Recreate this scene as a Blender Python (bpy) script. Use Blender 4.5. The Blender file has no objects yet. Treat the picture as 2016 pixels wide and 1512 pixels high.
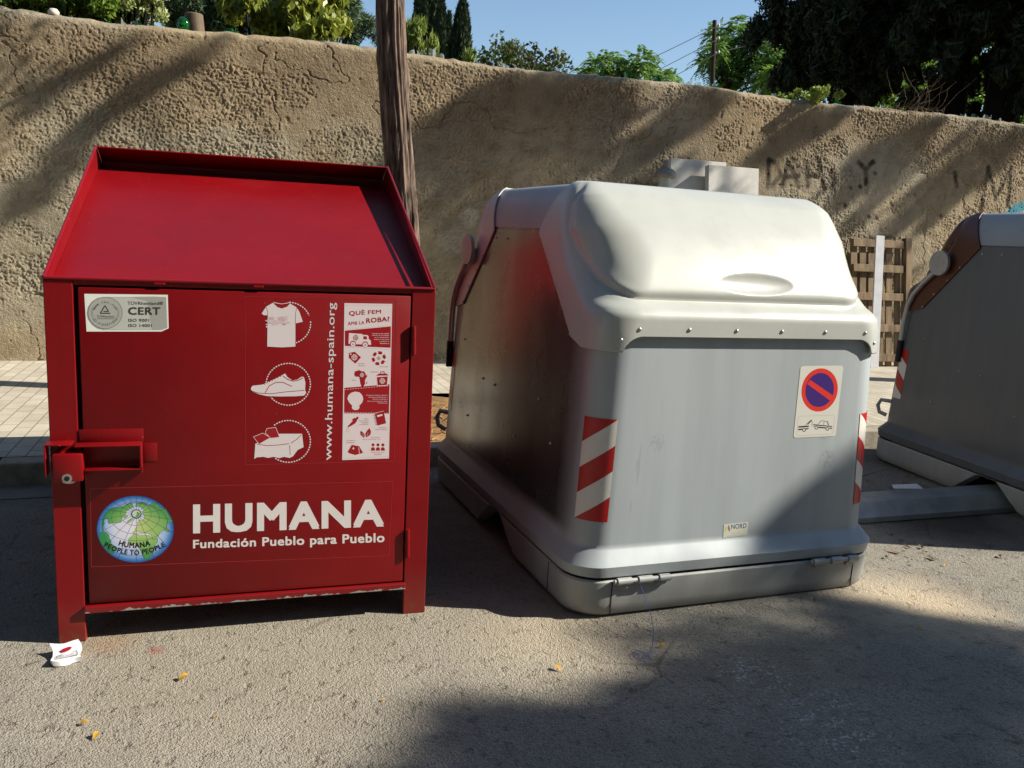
import bpy, bmesh, math, random
import numpy as np
from mathutils import Vector, Matrix
random.seed(7); RNG = np.random.default_rng(7)
scene = bpy.context.scene
COL = scene.collection

# ------------------------------------------------------------------ camera
F, CX, CY, EYE = 1689., 1008., 756., 1.5
def _basis():
    n = lambda v: v/np.linalg.norm(v)
    down = n(np.array([519.-CX, 10380.-CY, F]))
    x = np.array([6149.-CX, 735.-CY, F]); x = n(x-down*(x@down))
    up = -down
    return np.array([x, np.cross(up, x), up])
RB = _basis()
def ray(px, py): return RB @ np.array([px-CX, py-CY, F])
def on_z(px, py, z=0.):
    d = ray(px, py); t = (z-EYE)/d[2]; return d*t+np.array([0, 0, EYE])
def on_y(px, py, y):
    d = ray(px, py); t = y/d[1]; return d*t+np.array([0, 0, EYE])
cam = bpy.data.objects.new('camera', bpy.data.cameras.new('camera')); COL.objects.link(cam)
cam.data.sensor_width = 36.; cam.data.lens = F/2016.*36.
cam.data.clip_start = .05; cam.data.clip_end = 2000.
m3 = RB @ np.diag([1, -1, -1])
cam.matrix_world = Matrix.Translation((0, 0, EYE)) @ Matrix([list(r) for r in m3]).to_4x4()
scene.camera = cam

# ------------------------------------------------------------------ light
SUN = Vector((1., -.32, .76)).normalized()
w = bpy.data.worlds.new('World'); scene.world = w; w.use_nodes = True
nt = w.node_tree; nt.nodes.clear()
sky = nt.nodes.new('ShaderNodeTexSky'); sky.sky_type = 'NISHITA'; sky.sun_disc = False
sky.sun_elevation = math.asin(SUN.z); sky.sun_rotation = math.atan2(SUN.x, SUN.y)
sky.altitude = 50; sky.air_density = 1.15; sky.dust_density = .15; sky.ozone_density = 3.
bg = nt.nodes.new('ShaderNodeBackground'); bg.inputs[1].default_value = .078
wo = nt.nodes.new('ShaderNodeOutputWorld')
nt.links.new(sky.outputs[0], bg.inputs[0]); nt.links.new(bg.outputs[0], wo.inputs[0])
sun = bpy.data.objects.new('sun', bpy.data.lights.new('sun', 'SUN')); COL.objects.link(sun)
sun.data.energy = 5.; sun.data.angle = math.radians(.53); sun.data.color = (1., .927, .79)
sun.rotation_mode = 'QUATERNION'; sun.rotation_quaternion = SUN.to_track_quat('Z', 'Y')
scene.view_settings.view_transform = 'Standard'; scene.view_settings.look = 'None'
scene.view_settings.exposure = .88; scene.view_settings.gamma = 1.
scene.cycles.max_bounces = 8; scene.cycles.transparent_max_bounces = 8

# ------------------------------------------------------------------ helpers
def lin(r, g, b):
    f = lambda c: (c/255./12.92) if c/255. <= .04045 else ((c/255.+.055)/1.055)**2.4
    return (f(r), f(g), f(b), 1.)
def empty(name, loc, rz=0.):
    o = bpy.data.objects.new(name, None); COL.objects.link(o)
    o.location = loc; o.rotation_euler = (0, 0, rz); o.empty_display_size = .2
    return o
def tag(o, label=None, cat=None, group=None, kind=None):
    if label: o['label'] = label
    if cat: o['category'] = cat
    if group: o['group'] = group
    if kind: o['kind'] = kind
    return o
def copy_tree(o, parent=None):
    c = o.copy(); COL.objects.link(c)
    if parent is not None: c.parent = parent
    for ch in list(o.children): copy_tree(ch, c)
    return c

class MB:
    def __init__(s): s.v = []; s.f = []; s.m = []; s.c = []; s.mi = 0; s.col = None
    def add(s, vs, fs):
        b = len(s.v); s.v += [tuple(map(float, p)) for p in vs]
        for f in fs: s.f.append([b+i for i in f]); s.m.append(s.mi); s.c.append(s.col)
    def box(s, a, b, bev=0.):
        bm = bmesh.new(); bmesh.ops.create_cube(bm, size=1)
        c = [(a[i]+b[i])/2 for i in range(3)]; d = [abs(b[i]-a[i]) for i in range(3)]
        for v in bm.verts: v.co = Vector([c[i]+v.co[i]*d[i] for i in range(3)])
        if bev: bmesh.ops.bevel(bm, geom=list(bm.edges), offset=min(bev, min(d)*.45), segments=2, affect='EDGES', profile=.5)
        s.bm(bm)
    def bm(s, bm, M=None):
        bm.verts.index_update()
        vs = [(M @ v.co) if M else v.co for v in bm.verts]
        s.add(vs, [[v.index for v in f.verts] for f in bm.faces]); bm.free()
    def obox(s, c, d, M, bev=0.):
        bm = bmesh.new(); bmesh.ops.create_cube(bm, size=1)
        for v in bm.verts: v.co = Vector([v.co[i]*d[i] for i in range(3)])
        if bev: bmesh.ops.bevel(bm, geom=list(bm.edges), offset=bev, segments=2, affect='EDGES', profile=.5)
        s.bm(bm, Matrix.Translation(c) @ M)
    def tube(s, pts, r, n=10, cap=True):
        pts = [Vector(p) for p in pts]; k = len(pts)
        rs = r if hasattr(r, '__len__') else [r]*k
        vs = []; prev = None
        for i, p in enumerate(pts):
            t = (pts[min(i+1, k-1)]-pts[max(i-1, 0)]).normalized()
            if prev is None:
                a = t.orthogonal().normalized()
            else:
                a = (prev-t*prev.dot(t)); a = a.normalized() if a.length > 1e-6 else t.orthogonal().normalized()
            prev = a; b = t.cross(a)
            for j in range(n):
                q = 2*math.pi*j/n; vs.append(p+(a*math.cos(q)+b*math.sin(q))*rs[i])
        fs = [[i*n+j, i*n+(j+1) % n, (i+1)*n+(j+1) % n, (i+1)*n+j] for i in range(k-1) for j in range(n)]
        if cap: fs += [list(range(n))[::-1], [(k-1)*n+j for j in range(n)]]
        s.add(vs, fs)
    def lathe(s, prof, c, n=20):
        vs = [(c[0]+r*math.cos(2*math.pi*j/n), c[1]+r*math.sin(2*math.pi*j/n), c[2]+z) for r, z in prof for j in range(n)]
        k = len(prof)
        fs = [[i*n+j, i*n+(j+1) % n, (i+1)*n+(j+1) % n, (i+1)*n+j] for i in range(k-1) for j in range(n)]
        fs += [list(range(n))[::-1], [(k-1)*n+j for j in range(n)]]
        s.add(vs, fs)
    def grid(s, P):
        P = np.asarray(P); r, c = P.shape[:2]
        s.add(P.reshape(-1, 3), [[i*c+j, i*c+j+1, (i+1)*c+j+1, (i+1)*c+j] for i in range(r-1) for j in range(c-1)])
    def build(s, name, mat, parent=None, smooth=False, off=None, auto=None):
        me = bpy.data.meshes.new(name)
        v = s.v
        if off is not None: v = [(p[0]-off[0], p[1]-off[1], p[2]-off[2]) for p in v]
        me.from_pydata(v, [], s.f)
        mats = mat if isinstance(mat, (list, tuple)) else [mat]
        for m in mats: me.materials.append(m)
        if len(mats) > 1: me.polygons.foreach_set('material_index', s.m)
        if any(c is not None for c in s.c):
            at = me.color_attributes.new('Col', 'FLOAT_COLOR', 'CORNER'); arr = []
            for p, c in zip(me.polygons, s.c):
                for k in range(p.loop_total):
                    cc = (c[k] if (c and hasattr(c[0], '__len__')) else c) or (1, 1, 1, 1); arr += list(cc)[:4]
            at.data.foreach_set('color', arr)
        if smooth: me.polygons.foreach_set('use_smooth', [True]*len(me.polygons))
        me.update()
        if auto is not None:
            me.polygons.foreach_set('use_smooth', [True]*len(me.polygons))
            me.set_sharp_from_angle(angle=math.radians(auto))
        o = bpy.data.objects.new(name, me); COL.objects.link(o)
        if parent is not None: o.parent = parent
        return o

def np_mesh(name, V, Fq, mat, parent=None, smooth=True, attr=None):
    me = bpy.data.meshes.new(name); V = np.asarray(V, np.float32); Fq = np.asarray(Fq, np.int32)
    k = Fq.shape[1]
    me.vertices.add(len(V)); me.vertices.foreach_set('co', V.ravel())
    me.loops.add(Fq.size); me.loops.foreach_set('vertex_index', Fq.ravel())
    me.polygons.add(len(Fq)); me.polygons.foreach_set('loop_start', np.arange(0, Fq.size, k, dtype=np.int32))
    me.materials.append(mat)
    if smooth: me.polygons.foreach_set('use_smooth', np.ones(len(Fq), bool))
    if attr is not None:
        at = me.color_attributes.new('Col', 'FLOAT_COLOR', 'POINT'); at.data.foreach_set('color', np.asarray(attr, np.float32).ravel())
    me.update(calc_edges=True); me.validate()
    o = bpy.data.objects.new(name, me); COL.objects.link(o)
    if parent is not None: o.parent = parent
    return o

def vnoise(x, y, seed=0):
    """smooth value noise on numpy arrays"""
    xi = np.floor(x).astype(np.int64); yi = np.floor(y).astype(np.int64); fx = x-xi; fy = y-yi
    fx = fx*fx*(3-2*fx); fy = fy*fy*(3-2*fy)
    def h(a, b):
        n = (a*374761393+b*668265263+seed*1442695041) & 0xffffffff
        n = ((n ^ (n >> 13))*1274126177) & 0xffffffff
        return ((n ^ (n >> 16)) & 0xffff)/65535.
    return (h(xi, yi)*(1-fx)+h(xi+1, yi)*fx)*(1-fy)+(h(xi, yi+1)*(1-fx)+h(xi+1, yi+1)*fx)*fy
def fbm(x, y, oct=4, seed=0, gain=.5):
    s = 0; a = 1.; t = 0
    for o in range(oct):
        s = s+a*vnoise(x*2**o, y*2**o, seed+o*17); t += a; a *= gain
    return s/t

# ------------------------------------------------------------------ materials
class NT:
    def __init__(s, name):
        s.m = bpy.data.materials.new(name); s.m.use_nodes = True; s.t = s.m.node_tree
        s.b = s.t.nodes['Principled BSDF']; s.tc = None
    def n(s, typ, **kw):
        nd = s.t.nodes.new(typ)
        for k, v in kw.items(): setattr(nd, k, v)
        return nd
    def l(s, a, b): s.t.links.new(a, b)
    def co(s, scale=(1, 1, 1)):
        if s.tc is None: s.tc = s.n('ShaderNodeTexCoord')
        mp = s.n('ShaderNodeMapping'); mp.inputs['Scale'].default_value = scale
        s.l(s.tc.outputs['Object'], mp.inputs['Vector']); return mp.outputs[0]
    def noise(s, scale, detail=4, rough=.55, st=(1, 1, 1), out='Fac', dist=0.):
        nd = s.n('ShaderNodeTexNoise'); nd.inputs['Scale'].default_value = scale
        nd.inputs['Detail'].default_value = detail; nd.inputs['Roughness'].default_value = rough
        nd.inputs['Distortion'].default_value = dist
        s.l(s.co(st), nd.inputs['Vector']); return nd.outputs[out]
    def vor(s, scale, feature='F1', st=(1, 1, 1), out='Distance'):
        nd = s.n('ShaderNodeTexVoronoi', feature=feature); nd.inputs['Scale'].default_value = scale
        s.l(s.co(st), nd.inputs['Vector']); return nd.outputs[out]
    def ramp(s, src, lo, hi, a=0., b=1.):
        nd = s.n('ShaderNodeMapRange'); nd.inputs[1].default_value = lo; nd.inputs[2].default_value = hi
        nd.inputs[3].default_value = a; nd.inputs[4].default_value = b
        s.l(src, nd.inputs[0]); return nd.outputs[0]
    def math(s, op, a, b=None):
        nd = s.n('ShaderNodeMath', operation=op)
        for i, v in enumerate((a, b)):
            if v is None: continue
            if isinstance(v, (int, float)): nd.inputs[i].default_value = v
            else: s.l(v, nd.inputs[i])
        return nd.outputs[0]
    def mix(s, fac, a, b, mode='MIX'):
        nd = s.n('ShaderNodeMix', data_type='RGBA', blend_type=mode)
        for i, v in ((0, fac), (6, a), (7, b)):
            if isinstance(v, (int, float)): nd.inputs[i].default_value = v
            elif isinstance(v, tuple): nd.inputs[i].default_value = v if len(v) == 4 else (*v, 1)
            else: s.l(v, nd.inputs[i])
        return nd.outputs[2]
    def blob(s, c, r, edge, nscale=6., namp=.3):
        """soft spot on a surface round the object-space point c"""
        nd = s.n('ShaderNodeVectorMath', operation='DISTANCE'); s.l(s.co(), nd.inputs[0]); nd.inputs[1].default_value = c
        d = s.math('ADD', nd.outputs['Value'], s.math('MULTIPLY', s.math('SUBTRACT', s.noise(nscale, 5, .65), .5), namp))
        return s.ramp(d, r+edge, r-edge)
    def attr(s, name='Col'):
        nd = s.n('ShaderNodeAttribute'); nd.attribute_name = name; return nd.outputs['Color']
    def bump(s, h, strength=.5, dist=.01, normal=None):
        nd = s.n('ShaderNodeBump'); nd.inputs['Strength'].default_value = strength; nd.inputs['Distance'].default_value = dist
        s.l(h, nd.inputs['Height'])
        if normal is not None: s.l(normal, nd.inputs['Normal'])
        s.l(nd.outputs[0], s.b.inputs['Normal']); return nd.outputs[0]
    def set(s, col=None, rough=None, metal=None, spec=None, **kw):
        for key, v in (('Base Color', col), ('Roughness', rough), ('Metallic', metal), ('Specular IOR Level', spec)):
            if v is None: continue
            if isinstance(v, (int, float)): s.b.inputs[key].default_value = v
            elif isinstance(v, tuple): s.b.inputs[key].default_value = v if len(v) == 4 else (*v, 1)
            else: s.l(v, s.b.inputs[key])
        for k, v in kw.items(): s.b.inputs[k.replace('_', ' ')].default_value = v
        return s

def plain(name, col, rough=.5, metal=0., var=.25, scale=8., bump=0., bscale=80., st=(1, 1, 1), spec=.5):
    t = NT(name); c2 = tuple(x*(1-var) for x in col[:3])
    c = t.mix(t.ramp(t.noise(scale, 5, .6, st), .35, .7), (*col[:3], 1), (*c2, 1))
    t.set(c, t.ramp(t.noise(scale*2.3, 3), .3, .7, max(.02, rough-.08), min(1, rough+.1)), metal, spec)
    if bump: t.bump(t.noise(bscale, 4, .6, st), bump, .004)
    return t.m

def m_road():
    t = NT('asphalt')
    base = t.mix(t.ramp(t.noise(.9, 5, .6), .35, .68), lin(146, 142, 133), lin(132, 128, 121))
    base = t.mix(t.ramp(t.noise(5., 5, .65), .4, .72, 0, .55), base, lin(116, 108, 97))
    v = t.vor(210., out='Color')
    sep = t.n('ShaderNodeSeparateColor'); t.l(v, sep.inputs[0])
    base = t.mix(t.ramp(sep.outputs[0], .3, 1., 0., .45), base, lin(186, 178, 160))
    base = t.mix(t.ramp(sep.outputs[1], .75, .97, 0, .6), base, lin(78, 73, 66))
    base = t.mix(t.ramp(t.noise(38, 3, .5), .62, .7, 0, .55), base, lin(74, 68, 62))
    base = t.mix(t.ramp(t.noise(16, 5, .65), .60, .72, 0, .6), base, lin(84, 74, 62))
    base = t.mix(t.ramp(t.noise(2.3, 5, .6), .42, .7, 0, .35), base, lin(112, 106, 97))
    cr = t.vor(1.1, 'DISTANCE_TO_EDGE'); cw = t.math('MULTIPLY', t.ramp(t.math('ADD', cr, t.math('MULTIPLY', t.noise(8, 5, .7), .05)), .034, .027), t.ramp(t.noise(.9, 2), .52, .6)); base = t.mix(t.math('MULTIPLY', cw, .6), base, lin(60, 54, 48))
    def spot(c, r, e, col, amt, ns=6., na=.3):
        nonlocal base
        base = t.mix(t.math('MULTIPLY', t.blob(c, r, e, ns, na), amt), base, col)
    g = lambda px, py: tuple(on_z(px, py))
    spot(g(1850, 1020), .42, .2, lin(58, 50, 42), .8)           # old dark repair between the containers
    spot(g(1800, 905), .4, .15, lin(62, 50, 38), .85, 14, .5)
    spot(g(1800, 1190), .28, .16, lin(205, 186, 158), .7)      # pale dust
    spot(g(1090, 1250), .3, .2, lin(190, 176, 152), .5)
    spot(g(500, 1290), .7, .35, lin(166, 156, 138), .35)
    spot(g(618/2.016, 1150+262/2.016), .022, .02, lin(150, 75, 70), .6, 40, .03)   # faded red mark
    spot(g(215, 1265), .07, .06, lin(150, 105, 62), .4, 30, .08)
    # flecks of old white paint
    fl = t.math('MULTIPLY', t.ramp(t.noise(70, 4, .7), .53, .6), t.ramp(t.noise(22, 3), .45, .55))
    for c, r, a in ((g(1485, 1325), .11, 1.), (g(1440, 1317), .05, .9), (g(1640, 1410), .17, .55), (g(1710, 1475), .13, .7), (g(1560, 1420), .2, .4)):
        base = t.mix(t.math('MULTIPLY', t.math('MULTIPLY', t.blob(c, r, .05, 9, .16), fl), a), base, lin(205, 207, 208))
    t.set(base, .86, 0., .3)
    h = t.math('ADD', t.math('MULTIPLY', t.vor(210., 'SMOOTH_F1'), -.7), t.math('MULTIPLY', t.noise(60, 5, .7), 1.4))
    h = t.math('ADD', h, t.math('MULTIPLY', t.ramp(t.noise(16, 5, .65), .56, .72), -1.6))
    t.bump(h, .85, .010)
    return t.m

def m_pavers():
    t = NT('concrete_pavers')
    if True:
        tc = t.co((1, 1, 1)); sep = t.n('ShaderNodeSeparateXYZ'); t.l(tc, sep.inputs[0])
        cb = t.n('ShaderNodeCombineXYZ'); t.l(sep.outputs[1], cb.inputs[0]); t.l(sep.outputs[0], cb.inputs[1])
    br = t.n('ShaderNodeTexBrick'); t.l(cb.outputs[0], br.inputs['Vector'])
    br.inputs['Scale'].default_value = 1.; br.inputs['Brick Width'].default_value = .2; br.inputs['Row Height'].default_value = .1
    br.inputs['Mortar Size'].default_value = .004; br.inputs['Mortar Smooth'].default_value = .3
    br.inputs['Color1'].default_value = lin(184, 177, 162); br.inputs['Color2'].default_value = lin(168, 161, 147); br.inputs['Mortar'].default_value = lin(122, 110, 90)
    c = t.mix(t.ramp(t.noise(3, 5), .4, .75, 0, .45), br.outputs[0], lin(128, 116, 96))
    c = t.mix(t.ramp(t.noise(60, 4), .55, .75, 0, .3), c, lin(100, 92, 78))
    t.set(c, .85, 0, .3)
    t.bump(t.math('ADD', t.math('MULTIPLY', br.outputs['Fac'], -1.), t.math('MULTIPLY', t.noise(90, 4), .35)), .6, .006)
    return t.m

def m_wall():
    t = NT('rough_render')
    base = t.mix(t.ramp(t.noise(1.1, 6, .62), .35, .66), lin(182, 166, 139), lin(155, 142, 119))
    base = t.mix(t.ramp(t.noise(6, 5, .6), .45, .75, 0, .6), base, lin(120, 100, 76))
    base = t.mix(t.ramp(t.noise(2.1, 5, .6, (1, 1, .5)), .56, .74, 0, .6), base, lin(160, 150, 130))
    base = t.mix(t.ramp(t.noise(26, 4, .6), .55, .75, 0, .4), base, lin(104, 86, 64))
    base = t.mix(1., base, t.attr(), 'MULTIPLY')
    t.set(base, .95, 0., .15)
    t.bump(t.math('ADD', t.noise(78, 4, .7), t.math('MULTIPLY', t.noise(30, 3), .6)), 1., .022)
    return t.m

def m_red():
    t = NT('red_paint')
    c = t.mix(t.ramp(t.noise(2.2, 5, .6), .35, .75), lin(122, 5, 13), lin(108, 6, 13))
    c = t.mix(t.ramp(t.noise(7, 6, .7), .62, .8, 0, .3), c, lin(158, 44, 50))
    c = t.mix(t.ramp(t.noise(150, 2), .735, .76, 0, .5), c, lin(200, 150, 150))
    # dirt near the feet
    sep = t.n('ShaderNodeSeparateXYZ'); t.l(t.co(), sep.inputs[0])
    dz = t.math('ADD', sep.outputs[2], t.math('MULTIPLY', t.noise(9, 4), .12))
    c = t.mix(t.ramp(dz, .24, .05, 0, .45), c, lin(120, 62, 50))
    c = t.mix(t.math('MULTIPLY', t.ramp(dz, .11, .07), t.ramp(t.noise(34, 4, .65), .45, .6)), c, lin(104, 60, 38))
    c = t.mix(t.math('MULTIPLY', t.ramp(t.noise(14, 4, .6, (1, 1, .12)), .58, .75, 0, .28), t.ramp(t.noise(1.4, 3), .42, .6)), c, lin(84, 10, 16))
    t.set(c, t.ramp(t.noise(5, 5), .3, .75, .36, .5), 0., .32)
    t.bump(t.math('ADD', t.noise(260, 3), t.math('MULTIPLY', t.noise(3.2, 2), 3.)), .1, .003, None)
    return t.m

def m_chip():
    """red paint chipped to bare grey steel along the bottom lip"""
    t = NT('chipped_red_paint')
    sep = t.n('ShaderNodeSeparateXYZ'); t.l(t.co(), sep.inputs[0])
    q = t.math('ADD', sep.outputs[2], t.math('MULTIPLY', t.noise(30, 4, .6), -.045))
    c = t.mix(t.ramp(q, .0915, .0905), lin(116, 5, 13), lin(150, 148, 146))
    t.set(c, .45, 0., .5); return t.m

def m_bin(name, base, metal, rough, streak=.5, gl=.0, sb=0., side=False):
    t = NT(name); dk = tuple(x*.82 for x in base[:3]); lt = tuple(min(1, x*1.16) for x in base[:3])
    c = t.mix(t.ramp(t.noise(5, 5, .6, (1, 1, .08)), .38, .68), base, (*dk, 1))
    c = t.mix(t.ramp(t.noise(26, 4, .6, (1, 1, .06)), .5, .75, 0, streak*.6), c, (*lt, 1))
    c = t.mix(t.ramp(t.noise(1.6, 6, .68), .42, .7, 0, .3), c, (*dk, 1))
    c = t.mix(t.ramp(t.noise(3, 6, .7), .58, .75, 0, streak), c, (*dk, 1))
    sep = t.n('ShaderNodeSeparateXYZ'); t.l(t.co(), sep.inputs[0])
    dz = t.math('ADD', sep.outputs[2], t.math('MULTIPLY', t.noise(7, 5, .6, (1, 1, .3)), .35))
    c = t.mix(t.ramp(dz, .40, .08, 0, .4), c, lin(122, 118, 110))
    sm = t.math('MULTIPLY', t.ramp(t.noise(34, 2, .5, (1, 1, .12)), .7, .76, 0, .7), t.ramp(t.noise(1.5, 2), .45, .55))
    c = t.mix(t.math('MULTIPLY', sm, .35), c, lin(100, 96, 92))
    for px, py, r, a in ((.41, .72, .03, .22), (.44, .60, .04, .25), (-.42, .70, .035, .18)):
        c = t.mix(t.math('MULTIPLY', t.math('MULTIPLY', t.blob((px, -.975, py), r, .012, 40, .03), t.ramp(t.noise(90, 2), .42, .55)), a), c, lin(70, 68, 66))
    st = t.ramp(t.noise(60, 2, .5, (1, 1, .02)), .6, .72, 0, .35); c = t.mix(t.math('MULTIPLY', st, t.ramp(t.noise(2, 3), .4, .6)), c, (*dk, 1))
    if side:  # sides of the one-paint body darkened to stand for shade, fading at the corners
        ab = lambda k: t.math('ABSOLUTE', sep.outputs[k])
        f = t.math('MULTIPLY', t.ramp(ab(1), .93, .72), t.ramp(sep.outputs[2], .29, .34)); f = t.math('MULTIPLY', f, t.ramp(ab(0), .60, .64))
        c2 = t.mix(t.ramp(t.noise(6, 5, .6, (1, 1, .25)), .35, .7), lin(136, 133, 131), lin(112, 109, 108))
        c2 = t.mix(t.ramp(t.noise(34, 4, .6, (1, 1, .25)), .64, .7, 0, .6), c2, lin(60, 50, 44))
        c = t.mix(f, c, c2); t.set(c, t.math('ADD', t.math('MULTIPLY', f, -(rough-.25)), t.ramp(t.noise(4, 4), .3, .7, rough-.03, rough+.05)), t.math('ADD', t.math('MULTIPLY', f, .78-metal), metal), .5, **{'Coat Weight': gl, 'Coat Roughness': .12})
    else: t.set(c, t.ramp(t.noise(4, 4), .3, .7, rough-.05, rough+.1), metal, .5, **{'Coat Weight': gl, 'Coat Roughness': .12})
    if sb: t.bump(t.noise(2.2, 2), sb, .02)
    return t.m

def m_lid(name, col, rough=.3):
    t = NT(name); dk = tuple(x*.86 for x in col[:3])
    c = t.mix(t.ramp(t.noise(3, 5, .6), .4, .75), col, (*dk, 1))
    c = t.mix(t.ramp(t.noise(70, 3), .72, .76, 0, .35), c, (*[x*.55 for x in col[:3]], 1))
    c = t.mix(t.ramp(t.noise(9, 6, .7, (1, 1, .35)), .56, .75, 0, .4), c, (*[x*y for x, y in zip(col[:3], (.84, .82, .78))], 1))
    t.set(c, t.ramp(t.noise(4, 5), .3, .7, rough-.04, rough+.1), 0, .5)
    t.bump(t.noise(3, 2), .06, .01); return t.m

def m_print(rough=.35):
    t = NT('printed_film'); t.set(t.attr(), rough, 0., .5)
    return t.m

def m_tape():
    t = NT('red_white_tape'); at = t.n('ShaderNodeUVMap'); sep = t.n('ShaderNodeSeparateXYZ'); t.l(at.outputs[0], sep.inputs[0])
    q = t.math('ADD', sep.outputs[1], t.math('MULTIPLY', sep.outputs[0], -.165))
    fr = t.math('FRACT', t.math('DIVIDE', q, .2075))
    c = t.mix(t.math('LESS_THAN', fr, .5), lin(214, 210, 204), lin(172, 10, 14))
    c = t.mix(t.ramp(t.noise(50, 4), .6, .8, 0, .25), c, lin(120, 110, 104))
    t.set(c, .4, 0, .5); return t.m

def m_leaf(name, a, b, trans=.35, rough=.5, c3=None):
    t = NT(name); g = t.n('ShaderNodeNewGeometry')
    c = t.mix(g.outputs['Random Per Island'], a, b)
    if c3: c = t.mix(t.ramp(t.noise(1.3, 3), .5, .65, 0, .8), c, c3)
    t.set(c, rough, 0, .3)
    tr = t.n('ShaderNodeBsdfTranslucent'); t.l(c, tr.inputs[0])
    mx = t.n('ShaderNodeMixShader'); mx.inputs[0].default_value = trans
    out = t.t.nodes['Material Output']; t.l(t.b.outputs[0], mx.inputs[1]); t.l(tr.outputs[0], mx.inputs[2]); t.l(mx.outputs[0], out.inputs[0])
    return t.m

def m_bark(name, a, b, sc=1.):
    t = NT(name)
    c = t.mix(t.ramp(t.noise(26*sc, 5, .65, (1, 1, .13)), .4, .65), a, b)
    c = t.mix(t.ramp(t.noise(7*sc, 4), .55, .75, 0, .5), c, tuple(x*.55 for x in b[:3])+(1,))
    t.set(c, .9, 0, .2); t.bump(t.noise(60*sc, 5, .65, (1, 1, .15)), .8, .012); return t.m

def m_glass(name, col):
    t = NT(name); t.set(col, .06, 0, .5, **{'Transmission Weight': .85, 'IOR': 1.5}); return t.m

def m_wood(name, a, b):
    t = NT(name)
    c = t.mix(t.ramp(t.noise(18, 5, .6, (1, 1, .1)), .35, .7), a, b)
    c = t.mix(t.ramp(t.noise(3, 3), .5, .7, 0, .4), c, tuple(x*.6 for x in b[:3])+(1,))
    t.set(c, .75, 0, .25); t.bump(t.noise(50, 4, .6, (1, 1, .1)), .3, .004); return t.m

MAT = dict(
    road=m_road(), paver=m_pavers(), wall=m_wall(), red=m_red(), chip=m_chip(), prn=m_print(), tape=m_tape(),
    kerb=plain('kerb_concrete', lin(158, 150, 136), .85, 0, .5, 7, .8, 50),
    gutter=plain('gutter_concrete', lin(140, 132, 116), .88, 0, .4, 4, .5, 70),
    soil=plain('dry_soil', lin(140, 106, 66), .95, 0, .5, 9, 1., 45),
    earth=plain('garden_earth', lin(112, 98, 70), .95, 0, .45, 2, .6, 20),
    binf=m_bin('grey_metal_body', lin(164, 172, 177), .12, .6, .08, .12, 0., True), bind=m_bin('shade_darkened_body', lin(96, 100, 105), .2, .5, .22, .2), rail=m_bin('galvanised_rail', lin(166, 168, 167), .12, .5, .6),  # second container's body: the same grey, darkened to paint in its shade
    lidw=m_lid('pale_lid', lin(178, 181, 176), .3), lidb=m_lid('brown_lid', lin(84, 44, 28), .34),
    top=m_lid('grey_lid', lin(150, 152, 156), .34),
    steel=plain('bright_steel', lin(190, 190, 188), .28, .9, .2, 20), zinc=plain('zinc_tube', lin(176, 180, 182), .32, .45, .12, 5),
    black=plain('black_rubber', lin(22, 22, 24), .6, 0, .2, 30), dark=plain('dark_gap', lin(16, 14, 14), .9, 0, .1, 5),
    wood=m_wood('pallet_wood', lin(136, 116, 90), lin(92, 76, 58)), grey_wood=m_wood('weathered_wood', lin(128, 112, 94), lin(84, 72, 60)),
    white=plain('white_painted_board', lin(204, 202, 195), .55, 0, .32, 4), whitep=plain('white_painted_plank', lin(196, 198, 204), .55, 0, .16, 9),
    bark=m_bark('grey_brown_bark', lin(128, 110, 98), lin(54, 44, 38)), bark2=m_bark('dark_bark', lin(32, 27, 23), lin(18, 15, 13)),
    green_glass=m_glass('green_bottle_glass', lin(30, 140, 60)), clear_glass=m_glass('clear_bottle_glass', lin(225, 232, 228)),
    stone=plain('pale_stone', lin(206, 198, 184), .8, 0, .2, 20),
    beam=plain('galvanised_beam', lin(158, 162, 164), .4, .3, .35, 6), paper=plain('white_paper', lin(222, 222, 224), .7, 0, .08, 20),
    wire=plain('black_cable', lin(24, 24, 26), .6, 0, .1, 10), pole=m_bark('creosoted_wood', lin(70, 58, 50), lin(36, 30, 26)),
    straw=plain('dry_straw', lin(196, 160, 96), .8, 0, .4, 40), twig=plain('dry_twig', lin(142, 118, 90), .85, 0, .4, 30),
    string=plain('blue_thread', lin(66, 96, 170), .6, 0, .2, 60),
    yleaf=m_leaf('yellow_leaf', lin(206, 164, 66), lin(180, 136, 52), .2),
    l_cyp=m_leaf('cypress_green', lin(52, 66, 40), lin(34, 48, 30), .15, .6),
    l_dark=m_leaf('dark_pine_green', lin(62, 70, 44), lin(34, 42, 26), .15, .6),
    l_citrus=m_leaf('yellow_green_leaf', lin(178, 180, 80), lin(98, 116, 42), .4, .3),
    l_olean=m_leaf('mid_green_leaf', lin(140, 166, 66), lin(86, 118, 46), .4, .35), l_pale=m_leaf('pale_green_leaf', lin(190, 198, 136), lin(136, 150, 88), .4, .45),
    l_pine=m_leaf('grey_green_needle', lin(92, 112, 76), lin(62, 84, 58), .2, .6), l_yg=m_leaf('light_yellow_green_needle', lin(150, 164, 78), lin(110, 130, 56), .3, .6),
    l_fern=m_leaf('feathery_green', lin(122, 154, 70), lin(84, 124, 54), .45, .45), l_rose=m_leaf('dark_rose_leaf', lin(82, 108, 48), lin(74, 66, 44), .3, .5),
    l_bright=m_leaf('sunlit_green', lin(128, 158, 60), lin(84, 120, 44), .4, .5),
    l_shade=m_leaf('street_tree_leaf', lin(70, 104, 44), lin(48, 78, 34), .15, .5),
)
for k, v in list(MAT.items()): globals()['M_'+k] = v

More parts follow.
